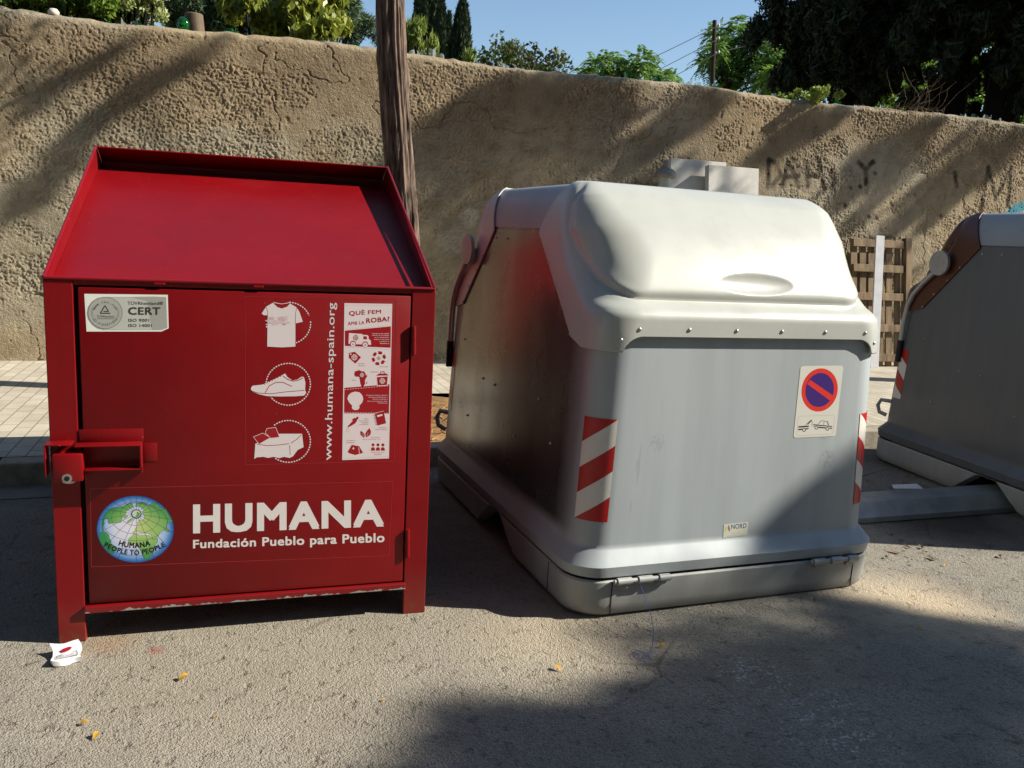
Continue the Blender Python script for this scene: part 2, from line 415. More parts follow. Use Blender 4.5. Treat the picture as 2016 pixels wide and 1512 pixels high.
# ------------------------------------------------------------------ decals
_tc = {}
def text_mesh(s, bold=0., shear=0., sp=1.):
    key = (s, bold, shear, sp)
    if key not in _tc:
        cu = bpy.data.curves.new('t', 'FONT'); cu.body = s; cu.size = 1.; cu.offset = bold; cu.shear = shear; cu.space_character = sp; cu.resolution_u = 3
        o = bpy.data.objects.new('t', cu); COL.objects.link(o)
        dg = bpy.context.evaluated_depsgraph_get(); dg.update()
        me = bpy.data.meshes.new_from_object(o.evaluated_get(dg))
        v = np.array([p.co[:2] for p in me.vertices]); f = [list(p.vertices) for p in me.polygons]
        bpy.data.objects.remove(o); bpy.data.curves.remove(cu); bpy.data.meshes.remove(me)
        _tc[key] = (v, f)
    return _tc[key]

class Decal:
    """flat artwork: polygons in a 2-D frame, mapped on to a surface in thin layers"""
    def __init__(s, fn): s.mb = MB(); s.fn = fn; s.sg = 1
    def poly(s, pts, col, layer=1, px=True):
        vs = [s.fn(p[0], p[1], layer) for p in pts]
        s.mb.col = col; s.mb.add(vs, [list(range(len(pts)))])
    def line(s, pts, wd, col, layer=2, closed=False):
        pts = [np.array(p, float) for p in pts]; n = len(pts)
        for i in range(n if closed else n-1):
            a, b = pts[i], pts[(i+1) % n]; d = b-a; L = np.hypot(*d)
            if L < 1e-6: continue
            q = np.array([-d[1], d[0]])/L*wd/2
            s.poly([a-q, b-q, b+q, a+q], col, layer)
    def circ(s, c, rx, ry=None, n=32): return [(c[0]+rx*math.cos(2*math.pi*i/n), c[1]+(ry or rx)*math.sin(2*math.pi*i/n)) for i in range(n)]
    def ring(s, c, r0, r1, col, layer=2, a0=0., a1=360., n=40, asp=1.):
        f = lambda r, a: (c[0]+r*math.cos(math.radians(a)), c[1]+r*asp*math.sin(math.radians(a)))
        st = [a0+(a1-a0)*i/n for i in range(n+1)]
        for a, b in zip(st, st[1:]): s.poly([f(r0, a), f(r1, a), f(r1, b), f(r0, b)], col, layer)
    def dash(s, c, r, wd, col, layer, a0, a1, step=8., asp=1.):
        a = a0
        while a < a1-1: s.ring(c, r-wd/2, r+wd/2, col, layer, a, min(a+step*.6, a1), 2, asp); a += step
    def text(s, t, q, col, layer=2, bold=0., shear=0.):
        """q: picture quad [left-top, right-top, right-bottom, left-bottom] that the ink fills"""
        v, f = text_mesh(t, 0., shear, 1+bold*2.6); q = [np.array(p, float) for p in q]
        sh = [(0, 0)] if bold < .004 else [(-bold, bold), (bold, -bold), (-bold, -bold), (bold, bold)]
        lo = v.min(0)-sh[-1][0]; hi = v.max(0)+sh[-1][0]
        for k, d in enumerate(sh):
            P = [(q[3]*(1-a)+q[2]*a)*(1-b)+(q[0]*(1-a)+q[1]*a)*b for a, b in (v+np.array(d)-lo)/(hi-lo)]
            s.mb.col = col; s.mb.add([s.fn(p[0], p[1], layer+.2*k) for p in P], f)
    def build(s, name, parent): 
        return s.mb.build(name, M_prn, parent)

def plane_fn(obj, y0, step=.00007):
    """picture pixel -> point on the local plane y = y0 of a thing"""
    Mi = np.array(obj_matrix(obj).inverted())
    o = Mi @ np.array([0, 0, EYE, 1.])
    def fn(px, py, layer):
        d = Mi[:3, :3] @ ray(px, py); t = (y0-o[1])/d[1]
        p = o[:3]+d*t
        return (p[0], y0-layer*step, p[2])
    return fn
def obj_matrix(o): return Matrix.Translation(o.location) @ o.rotation_euler.to_matrix().to_4x4()

WHITE = lin(214, 208, 208); DRED = lin(150, 14, 26)

# ================================================================== SETTING
def ky(x): return 5.165+.032*x                      # street face of the kerb
KH = .13
YW = 8.75                                          # face of the garden wall
def build_setting():
    mb = MB(); mb.add([(-300, -300, -.03), (300, -300, -.03), (300, 300, -.03), (-300, 300, -.03)], [[0, 1, 2, 3]])
    tag(mb.build('ground', M_earth), kind='structure')
    xs = np.linspace(-40, 60, 101)
    mb = MB(); mb.grid([[(x, -9., 0.) for x in xs], [(x, ky(x)+.02, 0.) for x in xs]])
    tag(mb.build('road', M_road), kind='structure')
    mb = MB(); mb.grid([[(x, ky(x)-.24, .004) for x in np.linspace(-14, 1.0, 40)], [(x, ky(x)-.002, .004) for x in np.linspace(-14, 1.0, 40)]])
    tag(mb.build('gutter', M_gutter), kind='structure')
    # kerb blocks
    mb = MB(); x = -12.
    while x < 24:
        L = .98; a = math.atan(.032)
        mb.obox(Vector((x+L/2, ky(x+L/2)+.075, KH/2-.05)), (L-.012, .15, KH+.1), Matrix.Rotation(a, 4, 'Z'), .012); x += L
    mb.add([(-12, ky(-12)+.01, KH-.03), (24, ky(24)+.01, KH-.03), (24, ky(24)+.14, KH-.03), (-12, ky(-12)+.14, KH-.03)], [[0, 1, 2, 3]])
    tag(mb.build('kerb', M_kerb), kind='structure')
    mb = MB()
    xs = np.linspace(-14, 26, 81)
    pit = (.82, 1.92, 5.42, 7.0)
    def strip(x0, x1, f0, f1):
        q = np.linspace(x0, x1, max(2, int((x1-x0)*2)+2)); mb.grid([[(x, f0(x), KH) for x in q], [(x, f1(x), KH) for x in q]])
    edge = lambda x: ky(x)+.151
    strip(-14, pit[0], edge, lambda x: YW+.1); strip(pit[1], 26, edge, lambda x: YW+.1); strip(pit[0], pit[1], lambda x: pit[3], lambda x: YW+.1)
    tag(mb.build('sidewalk', M_paver), kind='structure')
    n = 36; P = np.zeros((n, n, 3)); gx = np.linspace(pit[0]-.01, pit[1]+.01, n); gy = np.linspace(ky(1.3)+.13, pit[3]+.01, n)
    X, Y = np.meshgrid(gx, gy); Z = KH-.035+.05*(fbm(X*5, Y*5, 4, 3)-.45)
    mb = MB(); mb.grid(np.stack([X, Y, Z], -1)); tag(mb.build('soil', M_soil, smooth=True), kind='structure')
build_setting()

# ================================================================== GARDEN WALL
def wall_top(x): return 3.198+.02*np.sin(x*1.7)+.03*(vnoise(x*3.1, x*0+.5, 5)-.5)+.028*(vnoise(x*13., x*0+.5, 9)-.5)
STROKES = []   # painted strokes on the wall, (x, z) in metres
def build_wall():
    root = empty('garden_wall', (4., YW, 0.))
    tag(root, 'tall rough ochre rendered wall topped with broken bottle glass', 'wall')
    dx = .007; xs = np.arange(-2.9, 10.6, dx); nz = 455; tz = np.linspace(0, 1, nz)
    X, T = np.meshgrid(xs, tz); top = wall_top(X); Z = .05+(top-.05)*T
    rough = .3+.85*np.clip(fbm(X*1.3, Z*1.3, 4, 11)*2.6-.85, 0, 1)           # some stretches are coarser
    wx = X+.05*(fbm(X*11, Z*11, 3, 101)-.5)+.02*X*0; wz = Z+.05*(fbm(X*11, Z*11, 3, 131)-.5); ca, sa = .8, .6; X0, Z0 = X, Z; X, Z = wx*ca-wz*sa+50, wx*sa+wz*ca+50
    n1 = fbm(X*9, Z*9, 3, 21); n2 = fbm(X*34, Z*34, 3, 31, .8); n3 = np.abs(fbm(X*14, Z*14, 3, 41)-.5)*2
    X, Z = X0, Z0; big = fbm(X*1.2, Z*1.2, 3, 51)
    n4 = fbm(X*44, Z*44, 2, 45, .8); n5 = vnoise(X*72+9, Z*72, 46)
    H = .05*(big-.5)+.008*(n1-.5)+np.clip(rough-.5, 0, 1)*.020*(n2-.5)+(.4+.6*rough)*(.010*(n4-.5)+.015*(n5-.5))
    # smoother trowelled stretches and a few long cracks
    H *= 1-.7*np.clip((fbm(X*1.6+2, Z*2.2, 4, 93)-.54)/.07, 0, 1)
    ck = np.abs(fbm(X*1.3+11, Z*1.3, 5, 97)-.5); H -= .012*np.clip(1-ck/.004, 0, 1)*np.clip((fbm(X*.7, Z*.7, 2, 98)-.5)/.1, 0, 1)
    # pits
    pit = np.clip((vnoise(X*19, Z*19, 77)-.86)/.1, 0, 1); H -= .007*pit
    round_ = np.clip((T-.978)/.022, 0, 1); depth = -H+.08*round_**2.5
    col = np.ones((*X.shape, 3))
    def tint(mask, c): col[:] = col*(1-mask[..., None])+np.array(c)*mask[..., None]
    # paler grey patches of newer render, greyer weathered belt low down, brown soot above
    gm = np.clip((fbm(X*.8+3, Z*.9, 4, 61)-.52)/.1, 0, 1); tint(gm*.75, (.90, .98, 1.08)); sf = np.clip((fbm(X*.55+7, Z*.7+3, 4, 66)-.50)/.08, 0, 1); tint(sf*.45, (1.06, 1.0, .9))
    bt = np.clip((T-.66)/.22+.9*(fbm(X*1.1, Z*1.6, 4, 63)-.5), 0, 1)*(1-.8*np.clip((T-.955)/.03, 0, 1)); tint(bt*.8, (.66, .61, .57))
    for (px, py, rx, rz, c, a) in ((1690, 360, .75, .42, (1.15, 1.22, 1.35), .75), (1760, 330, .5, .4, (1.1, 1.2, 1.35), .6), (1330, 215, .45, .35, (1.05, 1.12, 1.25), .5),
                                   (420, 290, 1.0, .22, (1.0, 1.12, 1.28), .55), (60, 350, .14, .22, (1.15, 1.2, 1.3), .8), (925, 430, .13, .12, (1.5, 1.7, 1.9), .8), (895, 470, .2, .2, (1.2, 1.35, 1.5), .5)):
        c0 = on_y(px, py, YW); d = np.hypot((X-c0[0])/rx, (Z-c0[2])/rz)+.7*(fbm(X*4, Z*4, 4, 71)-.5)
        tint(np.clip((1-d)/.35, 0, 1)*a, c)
    # spray paint
    def stroke(pts, r, c, a, soft=.5):
        P = [on_y(px, py, YW) for px, py in pts]; m = np.zeros(X.shape)
        for p, q in zip(P, P[1:]):
            ax, az, bx, bz = p[0], p[2], q[0], q[2]; L2 = (bx-ax)**2+(bz-az)**2+1e-9
            k = np.clip(((X-ax)*(bx-ax)+(Z-az)*(bz-az))/L2, 0, 1); d = np.hypot(X-ax-k*(bx-ax), Z-az-k*(bz-az))
            m = np.maximum(m, np.clip((r*(1+soft)-d)/(r*soft*2), 0, 1))
        tint(m*a*(.55+.45*np.clip((fbm(X*12, Z*12, 3, 81)-.3)/.3, 0, 1)), c)
    K = (.14, .14, .16)
    for s_ in ([(1514, 315), (1512, 368)], [(1514, 316), (1530, 322), (1536, 345), (1520, 366)], [(1552, 322), (1545, 345), (1540, 366)], [(1552, 322), (1566, 345), (1572, 368)], [(1545, 348), (1572, 346)],
               [(1588, 322), (1590, 366)], [(1590, 346), (1612, 344)], [(1612, 318), (1622, 372)], [(1638, 335), (1640, 372)],
               [(1690, 320), (1705, 333), (1718, 318)], [(1705, 333), (1706, 362)], [(1880, 340), (1884, 366)],
               [(1945, 330), (1930, 415)], [(1945, 330), (1960, 392)], [(1960, 392), (1990, 330)], [(1990, 330), (1984, 405)]): stroke(s_, .030, K, .95)
    for px, py in ((1560, 312), (1607, 311), (1693, 366), (1673, 368), (1663, 403), (1726, 428), (1710, 425), (1852, 424), (1735, 452), (1718, 318), (1722, 340), (1590, 362), (1622, 368)):
        stroke([(px, py), (px+2, py+2)], .022, (.16, .16, .17), .95)
    for s_ in ([(1990, 414), (2004, 404), (2012, 402)], [(1984, 420), (2008, 412)], [(1992, 424), (2014, 410)]): stroke(s_, .035, (.18, .95, 1.9), .95, .3)
    V = np.stack([X, YW+depth, Z], -1).reshape(-1, 3)-np.array([4., YW, 0])
    r, c = X.shape; idx = np.arange(r*c).reshape(r, c)
    Fq = np.stack([idx[:-1, :-1], idx[:-1, 1:], idx[1:, 1:], idx[1:, :-1]], -1).reshape(-1, 4)
    rgba = np.concatenate([col, np.ones((*X.shape, 1))], -1).reshape(-1, 4)
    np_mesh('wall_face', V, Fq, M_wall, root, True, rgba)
    # body of the wall behind the face, with long plain ends
    mb = MB(); q = np.arange(-2.9, 10.6, .1); tp = wall_top(q)
    mb.grid([[(x, YW+.10, z) for x, z in zip(q, tp)], [(x, YW+.20, z+.012) for x, z in zip(q, tp)], [(x, YW+.36, z-.02) for x, z in zip(q, tp)], [(x, YW+.40, 0) for x in q]])
    mb.box((-30, YW+.0, 0), (-2.9, YW+.4, 3.18)); mb.box((10.6, YW+.0, 0), (45, YW+.4, 3.18))
    mb.col = None
    for i in range(len(mb.c)): mb.c[i] = (.9, .9, .9, 1)
    mb.build('wall_core', M_wall, root, off=(4., YW, 0))
    # broken glass set in the top
    def shard(px, up, kind, wd):
        p = on_y(px, 150, YW+.14); x = p[0]; z = float(wall_top(np.array([x]))[0]); mb = MB()
        n = 5; vs = []; k = random.uniform(.6, 1.2); a0 = random.uniform(0, 6.28)
        for j in range(n):
            a = a0+j/n*math.pi*1.15; vs.append((x+wd*math.cos(a), YW+.14+wd*math.sin(a), z-.03))
        for j in range(n):
            a = a0+j/n*math.pi*1.15; vs.append((x+wd*.92*math.cos(a), YW+.14+wd*.92*math.sin(a), z+up*random.uniform(.25, 1.15)))
        mb.add(vs, [[j, j+1, n+j+1, n+j] for j in range(n-1)])
        o = mb.build('glass_shard', M_green_glass if kind == 'g' else M_clear_glass, root, off=(4., YW, 0))
        md = o.modifiers.new('thick', 'SOLIDIFY'); md.thickness = .005
    L = [(a_, b_*.95, c_, d_*1.0) for a_, b_, c_, d_ in [(225, .05, 'g', .05), (252, .07, 'c', .05), (282, .04, 'g', .08), (300, .03, 'g', .06), (452, .05, 'g', .06), (462, .03, 'g', .05), (806, .06, 'c', .05), (829, .08, 'c', .05), (846, .09, 'c', .06), (866, .05, 'c', .04),
         (985, .04, 'c', .05), (1022, .04, 'c', .06), (1062, .06, 'g', .05), (1105, .05, 'c', .07), (1190, .07, 'g', .06), (1240, .08, 'g', .07), (1258, .05, 'c', .06), (1298, .08, 'g', .06), (1340, .06, 'g', .05), (1356, .08, 'c', .06),
         (1378, .05, 'c', .06), (1410, .05, 'g', .06), (1412, .05, 'c', .05), (1498, .07, 'c', .04), (1530, .05, 'c', .05), (1560, .07, 'g', .07), (1646, .05, 'g', .06), (1660, .04, 'g', .05), (1748, .04, 'c', .05), (1905, .05, 'c', .05), (1930, .05, 'g', .05), (1955, .07, 'c', .05), (1975, .04, 'c', .05), (120, .03, 'c', .04), (640, .03, 'c', .04), (700, .03, 'g', .04)]]
    for a in L: shard(*a)
    return root
build_wall()

# things set on top of the wall
def wall_things():
    c = on_y(385, 50, YW+.2); z = float(wall_top(np.array([c[0]]))[0])
    mb = MB(); n = 18; prof = [(0, .078), (.06, .082), (.12, .08), (.17, .078), (.178, .07)]; vs = []
    for h, r in prof:
        for j in range(n):
            a = 2*math.pi*j/n; rr = r*(1+.10*vnoise(np.array([j*1.3]), np.array([h*4]), 3)[0]); vs.append((c[0]+rr*math.cos(a)-.09*h, YW+.2+rr*math.sin(a), z-.02+h*1.08))
    fs = [[i*n+j, i*n+(j+1) % n, (i+1)*n+(j+1) % n, (i+1)*n+j] for i in range(4) for j in range(n)]+[[4*n+j for j in range(n)]]
    mb.add(vs, fs); o = mb.build('log_stump', M_grey_wood, auto=40); tag(o, 'short sawn grey log standing upright on top of the wall', 'log')
    p = on_y(361, 44, YW+.14); z = float(wall_top(np.array([p[0]]))[0])
    mb = MB(); mb.lathe([(.03, -.02), (.05, .0), (.058, .04), (.056, .07), (.04, .10), (.018, .118)], (p[0], p[1], z), 18)
    tag(mb.build('glass_bottle', M_green_glass, smooth=True), 'rounded green glass bottle end beside the log on the wall', 'bottle')
    p = on_y(105, 14, YW+.1); z = float(wall_top(np.array([p[0]]))[0])
    mb = MB(); mb.lathe([(.02, -.01), (.045, .005), (.048, .03), (.03, .055), (.005, .06)], (p[0], p[1], z), 12)
    tag(mb.build('pale_stone', M_stone, smooth=True), 'small pale round stone on the wall top at upper left', 'stone')
wall_things()

# ================================================================== RED CLOTHES BANK
def build_red():
    RX, RY = .6545, 2.08
    root = empty('clothes_bank', (.0735, 3.14, 0.), math.radians(-.7))
    tag(root, 'red steel clothing collection bank with white lettering and sloped hood', 'clothes bank')
    zf, yp, zp = 1.283, 1.19, 1.79
    # side plates with legs
    for sx in (-1, 1):
        mb = MB(); x0, x1 = sx*RX, sx*(RX-.005)
        prof = [(0.03, .10), (0.03, zf-.01), (yp, zp), (RY, 1.42), (RY, .10)]
        vs = [(x0, y, z) for y, z in prof]+[(x1, y, z) for y, z in prof]; n = 5
        mb.add(vs, [list(range(n)), [n+i for i in range(n)][::-1]]+[[i, (i+1) % n, n+(i+1) % n, n+i] for i in range(n)])
        mb.tube([(sx*(RX-.003), 0., zf), (sx*(RX-.003), yp, zp)], .006, 8)
        mb.build('side_panel', M_red, root)
        # corner posts that end in feet
        xi = sx*(RX-.088)
        mb = MB(); mb.box((min(sx*RX, xi)+.0, .0, .0), (max(sx*RX, xi), .03, zf-.005), .003)
        mb.box((min(sx*RX, sx*(RX-.03)), .03, .0), (max(sx*RX, sx*(RX-.03)), .10, .10), .003)
        mb.build('corner_post', M_red, root)
        mb = MB(); mb.box((min(sx*RX, xi), RY-.09, 0), (max(sx*RX, xi), RY, .11), .003); mb.build('foot', M_red, root)
    # floor, back and roof
    mb = MB(); mb.box((-RX+.006, .035, .115), (RX-.006, RY-.004, .13)); mb.box((-RX+.006, RY-.004, .13), (RX-.006, RY, 1.415)); mb.build('floor_pan', M_red, root)
    mb = MB(); a, b = RX-.006, RX-.006
    mb.add([(-a, .028, 1.234), (a, .028, 1.234), (a, yp+.035, 1.694), (-a, yp+.035, 1.694)], [[0, 1, 2, 3]])
    mb.build('sloped_panel', M_red, root)
    mb = MB()
    mb.add([(-a, yp+.13, 1.55), (a, yp+.13, 1.55), (a, yp+.13, 1.74), (-a, yp+.13, 1.74)], [[0, 1, 2, 3]])
    mb.box((-a, yp-.016, zp-.007), (a, yp+.002, zp), .002)
    mb.add([(-a, yp, zp-.002), (a, yp, zp-.002), (a, RY, 1.415), (-a, RY, 1.415)], [[0, 1, 2, 3]])
    mb.build('roof_ridge', M_red, root)
    # front rail with a rolled lip
    mb = MB(); mb.box((-RX+.089, .002, 1.262), (RX-.089, .03, zf-.003), .002)
    mb.box((-RX, -.006, zf-.006), (RX, .03, zf+.004), .004)
    for px in (330, 510):
        x = -.3+(px-330)/560; mb.box((x-.018, -.008, zf-.014), (x+.018, .002, zf-.006), .002)
    mb.build('front_rail', M_red, root)
    mb = MB(); mb.box((-RX+.085, .028, .118), (RX-.085, .034, 1.27)); mb.build('gap_backing', M_dark, root)
    # bottom ledge
    mb = MB(); mb.box((-RX+.088, -.016, .110), (RX-.084, .03, .134), .003); mb.build('bottom_ledge', M_chip, root)
    # door
    mb = MB(); dx0, dx1, dz0, dz1 = -.552, .562, .139, 1.254
    mb.box((dx0, .0, dz0), (dx1, .022, dz1), .004); door = mb.build('door', M_red, root, auto=30)
    fn = plane_fn(root, 0.)
    def L(px, py, y=0.): q = fn(px, py, 0); return Vector((q[0], y, q[2]))
    # hinges
    for px, ya, yb in ((814, 641, 697), (802, 1041, 1095)):
        a_, b_ = L(px, ya, -.006), L(px, yb, -.006); mb = MB(); m_ = (a_+b_)/2
        mb.tube([a_, m_+(a_-b_)*.02], .0085, 12); mb.tube([m_-(a_-b_)*.02, b_], .0085, 12)
        mb.tube([a_-(a_-b_)*.01, b_+(a_-b_)*.01], .006, 8); h = mb.build('hinge', M_red, door, auto=40)
    # lock housing: a bent channel on the door with a block that covers the cylinder
    d = -.058
    mb = MB(); A, B = L(155.5, 845.5), L(283, 866.5)
    mb.box((A.x, -.003, B.z-.004), (B.x, .0, A.z), .001)
    C = L(310, 907); mb.box((B.x-.002, -.0035, C.z), (C.x, -.0, B.z-.01), .001)
    t0 = L(152, 868); t1 = L(281, 868)
    mb.box((t0.x, d, t1.z-.004), (t1.x, -.003, t1.z), .0015)                      # top of the channel
    e = L(281.5, 928); mb.box((t1.x-.004, d, e.z+.03), (t1.x, -.003, t1.z-.004), .0015)
    mb.box((t1.x-.0035, d+.035, e.z), (t1.x-.0005, -.003, e.z+.03), .001)
    r0 = L(172, 914); r1 = L(279, 914); mb.box((r0.x, d, r1.z-.004), (r1.x-.002, -.004, r1.z), .0015)
    mb.build('lock_housing', M_red, door, auto=30)
    mb = MB(); p0 = L(93, 868); p1 = L(146, 868); q0 = L(93, 930)
    mb.box((p0.x, d, p0.z-.005), (p1.x, .002, p0.z), .0015); mb.box((p0.x-.001, d, q0.z), (p0.x+.004, .002, p0.z-.005), .0015)
    mb.build('latch_guard', M_red, root, auto=30)
    b0, b1 = L(109, 886, 0), L(170, 938, 0)
    mb = MB(); mb.box((b0.x, d-.006, b1.z), (b1.x, -.012, b0.z), .006); blk = mb.build('lock_cover', M_red, root, auto=30)
    mb = MB(); cc = L(139.5, 926); R_ = .036
    def disc(c, r, y0, y1, n=28):
        vs = [(c.x+r*math.cos(2*math.pi*i/n), y, c.z+r*math.sin(2*math.pi*i/n)) for y in (y0, y1) for i in range(n)]
        mb.add(vs, [list(range(n)), [n+i for i in range(n)][::-1]]+[[i, (i+1) % n, n+(i+1) % n, n+i] for i in range(n)])
    disc(cc, R_, -.03, -.04); c2 = L(139, 931.5); disc(c2, .0155, -.04, d-.009); mb.build('lock_cylinder', M_steel, blk, auto=30)
    mb = MB(); disc(c2, .0085, d-.008, d-.011); disc(c2, .003, d-.010, d-.0125); mb.build('keyhole', M_dark, blk)

    # ---- printed stickers on the door
    yd = -.0004; fn = plane_fn(root, yd)
    # silver certificate
    D = Decal(fn); z = lambda x, y: (150+x/10.08, 560+y/10.08)
    GR, LG, BK = lin(158, 160, 156), lin(226, 229, 224), lin(58, 60, 58)
    D.poly([z(160, 185), z(1818, 205), z(1836, 870), z(1690, 935), z(205, 935)], LG, 1)
    ed = [z(540, 248), z(1000, 250), z(1500, 240), z(1785, 250), z(1808, 860), z(1690, 905), z(540, 905), z(420, 880), z(310, 800), z(230, 690), z(208, 575), z(230, 450), z(310, 340), z(420, 270)]
    D.poly(ed, GR, 2); D.poly([z(560, 262), z(1100, 262), z(1400, 330), z(1500, 900), z(560, 895)], lin(184, 187, 182), 3)
    cc = z(575, 565)
    D.poly(D.circ(cc, 33.8, 31), lin(166, 168, 164), 4); D.ring(cc, 33.2, 34.2, lin(96, 98, 96), 5, asp=.92, n=48)
    def arc_up(s_, r, a_mid, size, adv, bold=.02):   # reads clockwise over the top, picture y down
        n = len(s_); st = math.degrees(size*adv/r)
        for i, ch in enumerate(s_):
            if ch == ' ': continue
            v, f = text_mesh(ch, .008); cx = (v[:, 0].min()+v[:, 0].max())/2; a = math.radians(a_mid+(i-(n-1)/2)*st)
            P = [(cc[0]+(r+(y-.3)*size)*math.cos(a+(x-cx)*size/r), cc[1]+.92*(r+(y-.3)*size)*math.sin(a+(x-cx)*size/r)) for x, y in v]
            D.mb.col = BK; D.mb.add([fn(p[0], p[1], 6) for p in P], f)
    def arc_dn(s_, r, a_mid, size, adv, bold=.02):   # reads left to right along the bottom
        n = len(s_); st = math.degrees(size*adv/r)
        for i, ch in enumerate(s_):
            if ch == ' ': continue
            v, f = text_mesh(ch, .008); cx = (v[:, 0].min()+v[:, 0].max())/2; a = math.radians(a_mid-(i-(n-1)/2)*st)
            P = [(cc[0]+(r-(y-.3)*size)*math.cos(a-(x-cx)*size/r), cc[1]+.92*(r-(y-.3)*size)*math.sin(a-(x-cx)*size/r)) for x, y in v]
            D.mb.col = BK; D.mb.add([fn(p[0], p[1], 6) for p in P], f)
    arc_up('www.tuv.com', 23.5, -90, 8.0, .68); arc_dn('ID:9105071891', 25.5, 90, 6.6, .66)
    for a in list(range(-24, 40, 4)): D.ring(cc, 24, 28, lin(120, 122, 120), 5, a, a+1.6, 1, .92); D.ring(cc, 24, 28, lin(120, 122, 120), 5, 180-a, 181.6-a, 1, .92)
    D.line([z(570, 420), z(478, 572), z(680, 572)], 2.2, BK, 6); D.line([z(570, 420), z(645, 535), z(540, 535)], 2.0, BK, 6)
    D.text('TÜVRheinland', [z(410, 605), z(755, 605), z(755, 655), z(410, 655)], BK, 6, .005); D.line([z(412, 680), z(752, 680)], .9, BK, 6)
    D.text('TÜVRheinland®', [z(1018, 325), z(1728, 330), z(1728, 405), z(1018, 405)], BK, 6, .008)
    D.text('CERT', [z(1030, 450), z(1672, 450), z(1672, 605), z(1030, 605)], BK, 6, .03)
    D.text('ISO 9001', [z(1035, 680), z(1450, 680), z(1450, 742), z(1035, 742)], BK, 6, .02); D.text('ISO 14001', [z(1035, 785), z(1502, 785), z(1502, 845), z(1035, 845)], BK, 6, .02)
    D.build('certificate_sticker', door)
    # pictograms, traced at 4.444 x
    zz = lambda x, y: (460+x/4.444, 580+y/4.447)
    Wt = lin(212, 204, 208); faint = lin(176, 66, 76)
    D = Decal(fn); c = zz(480, 250)
    D.dash(c, 43.5, 2.4, Wt, 1, -88, -22, 7.2, .945); D.dash(c, 43.5, 2.4, Wt, 1, -5, 70, 7.2, .945); D.dash(c, 43.5, 2.4, Wt, 1, 168, 178, 7.2, .945)
    body = [(355, 65), (285, 105), (245, 165), (262, 180), (297, 182), (294, 455), (420, 462), (540, 455), (540, 252), (606, 238), (575, 150), (550, 112), (485, 72), (470, 105), (420, 122), (380, 108)]
    D.poly([zz(*p) for p in body], Wt, 2)
    D.line([zz(*p) for p in ((355, 65), (375, 92), (420, 106), (465, 95), (485, 72))], 4.5, DRED, 3); D.line([zz(*p) for p in ((350, 66), (372, 74), (420, 82), (470, 74), (486, 68))], 1.2, Wt, 4)
    D.line([zz(*p) for p in ((285, 108), (298, 150), (297, 200))], .9, DRED, 3); D.line([zz(*p) for p in ((552, 115), (542, 160), (540, 252))], .9, DRED, 3)
    # a worn red smear across the shirt
    for k in range(26):
        x = random.gauss(370, 55); y = 232+random.gauss(0, 16); q = random.uniform(.1, .5)
        if 300 < x < 500: D.poly([zz(x+random.uniform(8, 34)*math.cos(a)*1.3, y+random.uniform(6, 16)*math.sin(a)) for a in np.linspace(0, 5.6, 7)], tuple(Wt[i]*(1-q)+DRED[i]*q for i in range(3))+(1,), 3+k*.05)
    D.build('shirt_pictogram', door)
    D = Decal(fn); c = zz(478, 785)
    D.dash(c, 43.5, 2.4, Wt, 1, -175, 143, 7.2, .945)
    shoe = [(150, 820), (165, 798), (250, 788), (330, 752), (420, 708), (450, 690), (470, 722), (515, 752), (560, 742), (595, 718), (615, 722), (628, 770), (625, 830), (634, 862), (615, 884), (540, 890), (400, 892), (290, 888), (220, 872), (160, 848)]
    D.poly([zz(*p) for p in shoe], Wt, 2)
    D.line([zz(*p) for p in ((150, 842), (215, 862), (330, 868), (450, 852), (620, 838))], 1.3, DRED, 3)
    D.line([zz(*p) for p in ((275, 860), (310, 800), (370, 768), (430, 768), (510, 804))], 1.5, DRED, 3); D.line([zz(*p) for p in ((432, 712), (470, 742), (520, 758), (570, 748), (608, 728))], 1.6, DRED, 3)
    for k in range(7): p = zz(268+k*23.5, 784-k*11.6); D.poly(D.circ(p, 1.2, n=8), DRED, 3)
    D.build('shoe_pictogram', door)
    D = Decal(fn); c = zz(478, 1285)
    D.dash(c, 43.5, 2.4, Wt, 1, -130, 128, 7.2, .945)
    bed = [(190, 1305), (400, 1218), (598, 1218), (612, 1335), (560, 1360), (520, 1415), (490, 1430), (440, 1420), (400, 1432), (350, 1420), (300, 1430), (262, 1420), (200, 1425), (180, 1440)]
    D.poly([zz(*p) for p in bed], Wt, 2)
    for p in ([(172, 1245), (255, 1212), (322, 1252), (222, 1310)], [(276, 1210), (290, 1172), (368, 1162), (402, 1248), (325, 1258)]):
        D.poly([zz(*q) for q in p], DRED, 3); D.line([zz(*q) for q in p], .9, Wt, 4, True)
    D.line([zz(*p) for p in ((205, 1310), (300, 1322), (400, 1316), (485, 1305))], 1.2, DRED, 3); D.line([zz(*p) for p in ((500, 1302), (555, 1265), (592, 1228))], 1.2, DRED, 3); D.line([zz(*p) for p in ((490, 1318), (494, 1405))], 1.2, DRED, 3)
    D.build('bedding_pictogram', door)
    # web address reading upwards
    D = Decal(fn); D.text('www.humana-spain.org', [(638, 906), (645, 596), (664, 596), (657, 906)], Wt, 1, .006); D.build('website_lettering', door)
    # information strip
    D = Decal(fn); q1 = lambda x, y: (660+x/8.892, 580+y/8.894); q2 = lambda x, y: (660+x/8.892, 740+y/8.894)
    PW = lin(216, 204, 208)
    D.poly([q1(160, 148), q1(998, 162), q2(940, 1445), q2(122, 1475)], PW, 1)
    D.text('QUÈ FEM', [q1(240, 270), q1(802, 248), q1(802, 340), q1(240, 385)], DRED, 2, .025); D.text('AMB LA', [q1(218, 478), q1(510, 462), q1(510, 515), q1(218, 538)], DRED, 2, .02); D.text('ROBA?', [q1(540, 415), q1(950, 382), q1(950, 468), q1(540, 502)], DRED, 2, .03)
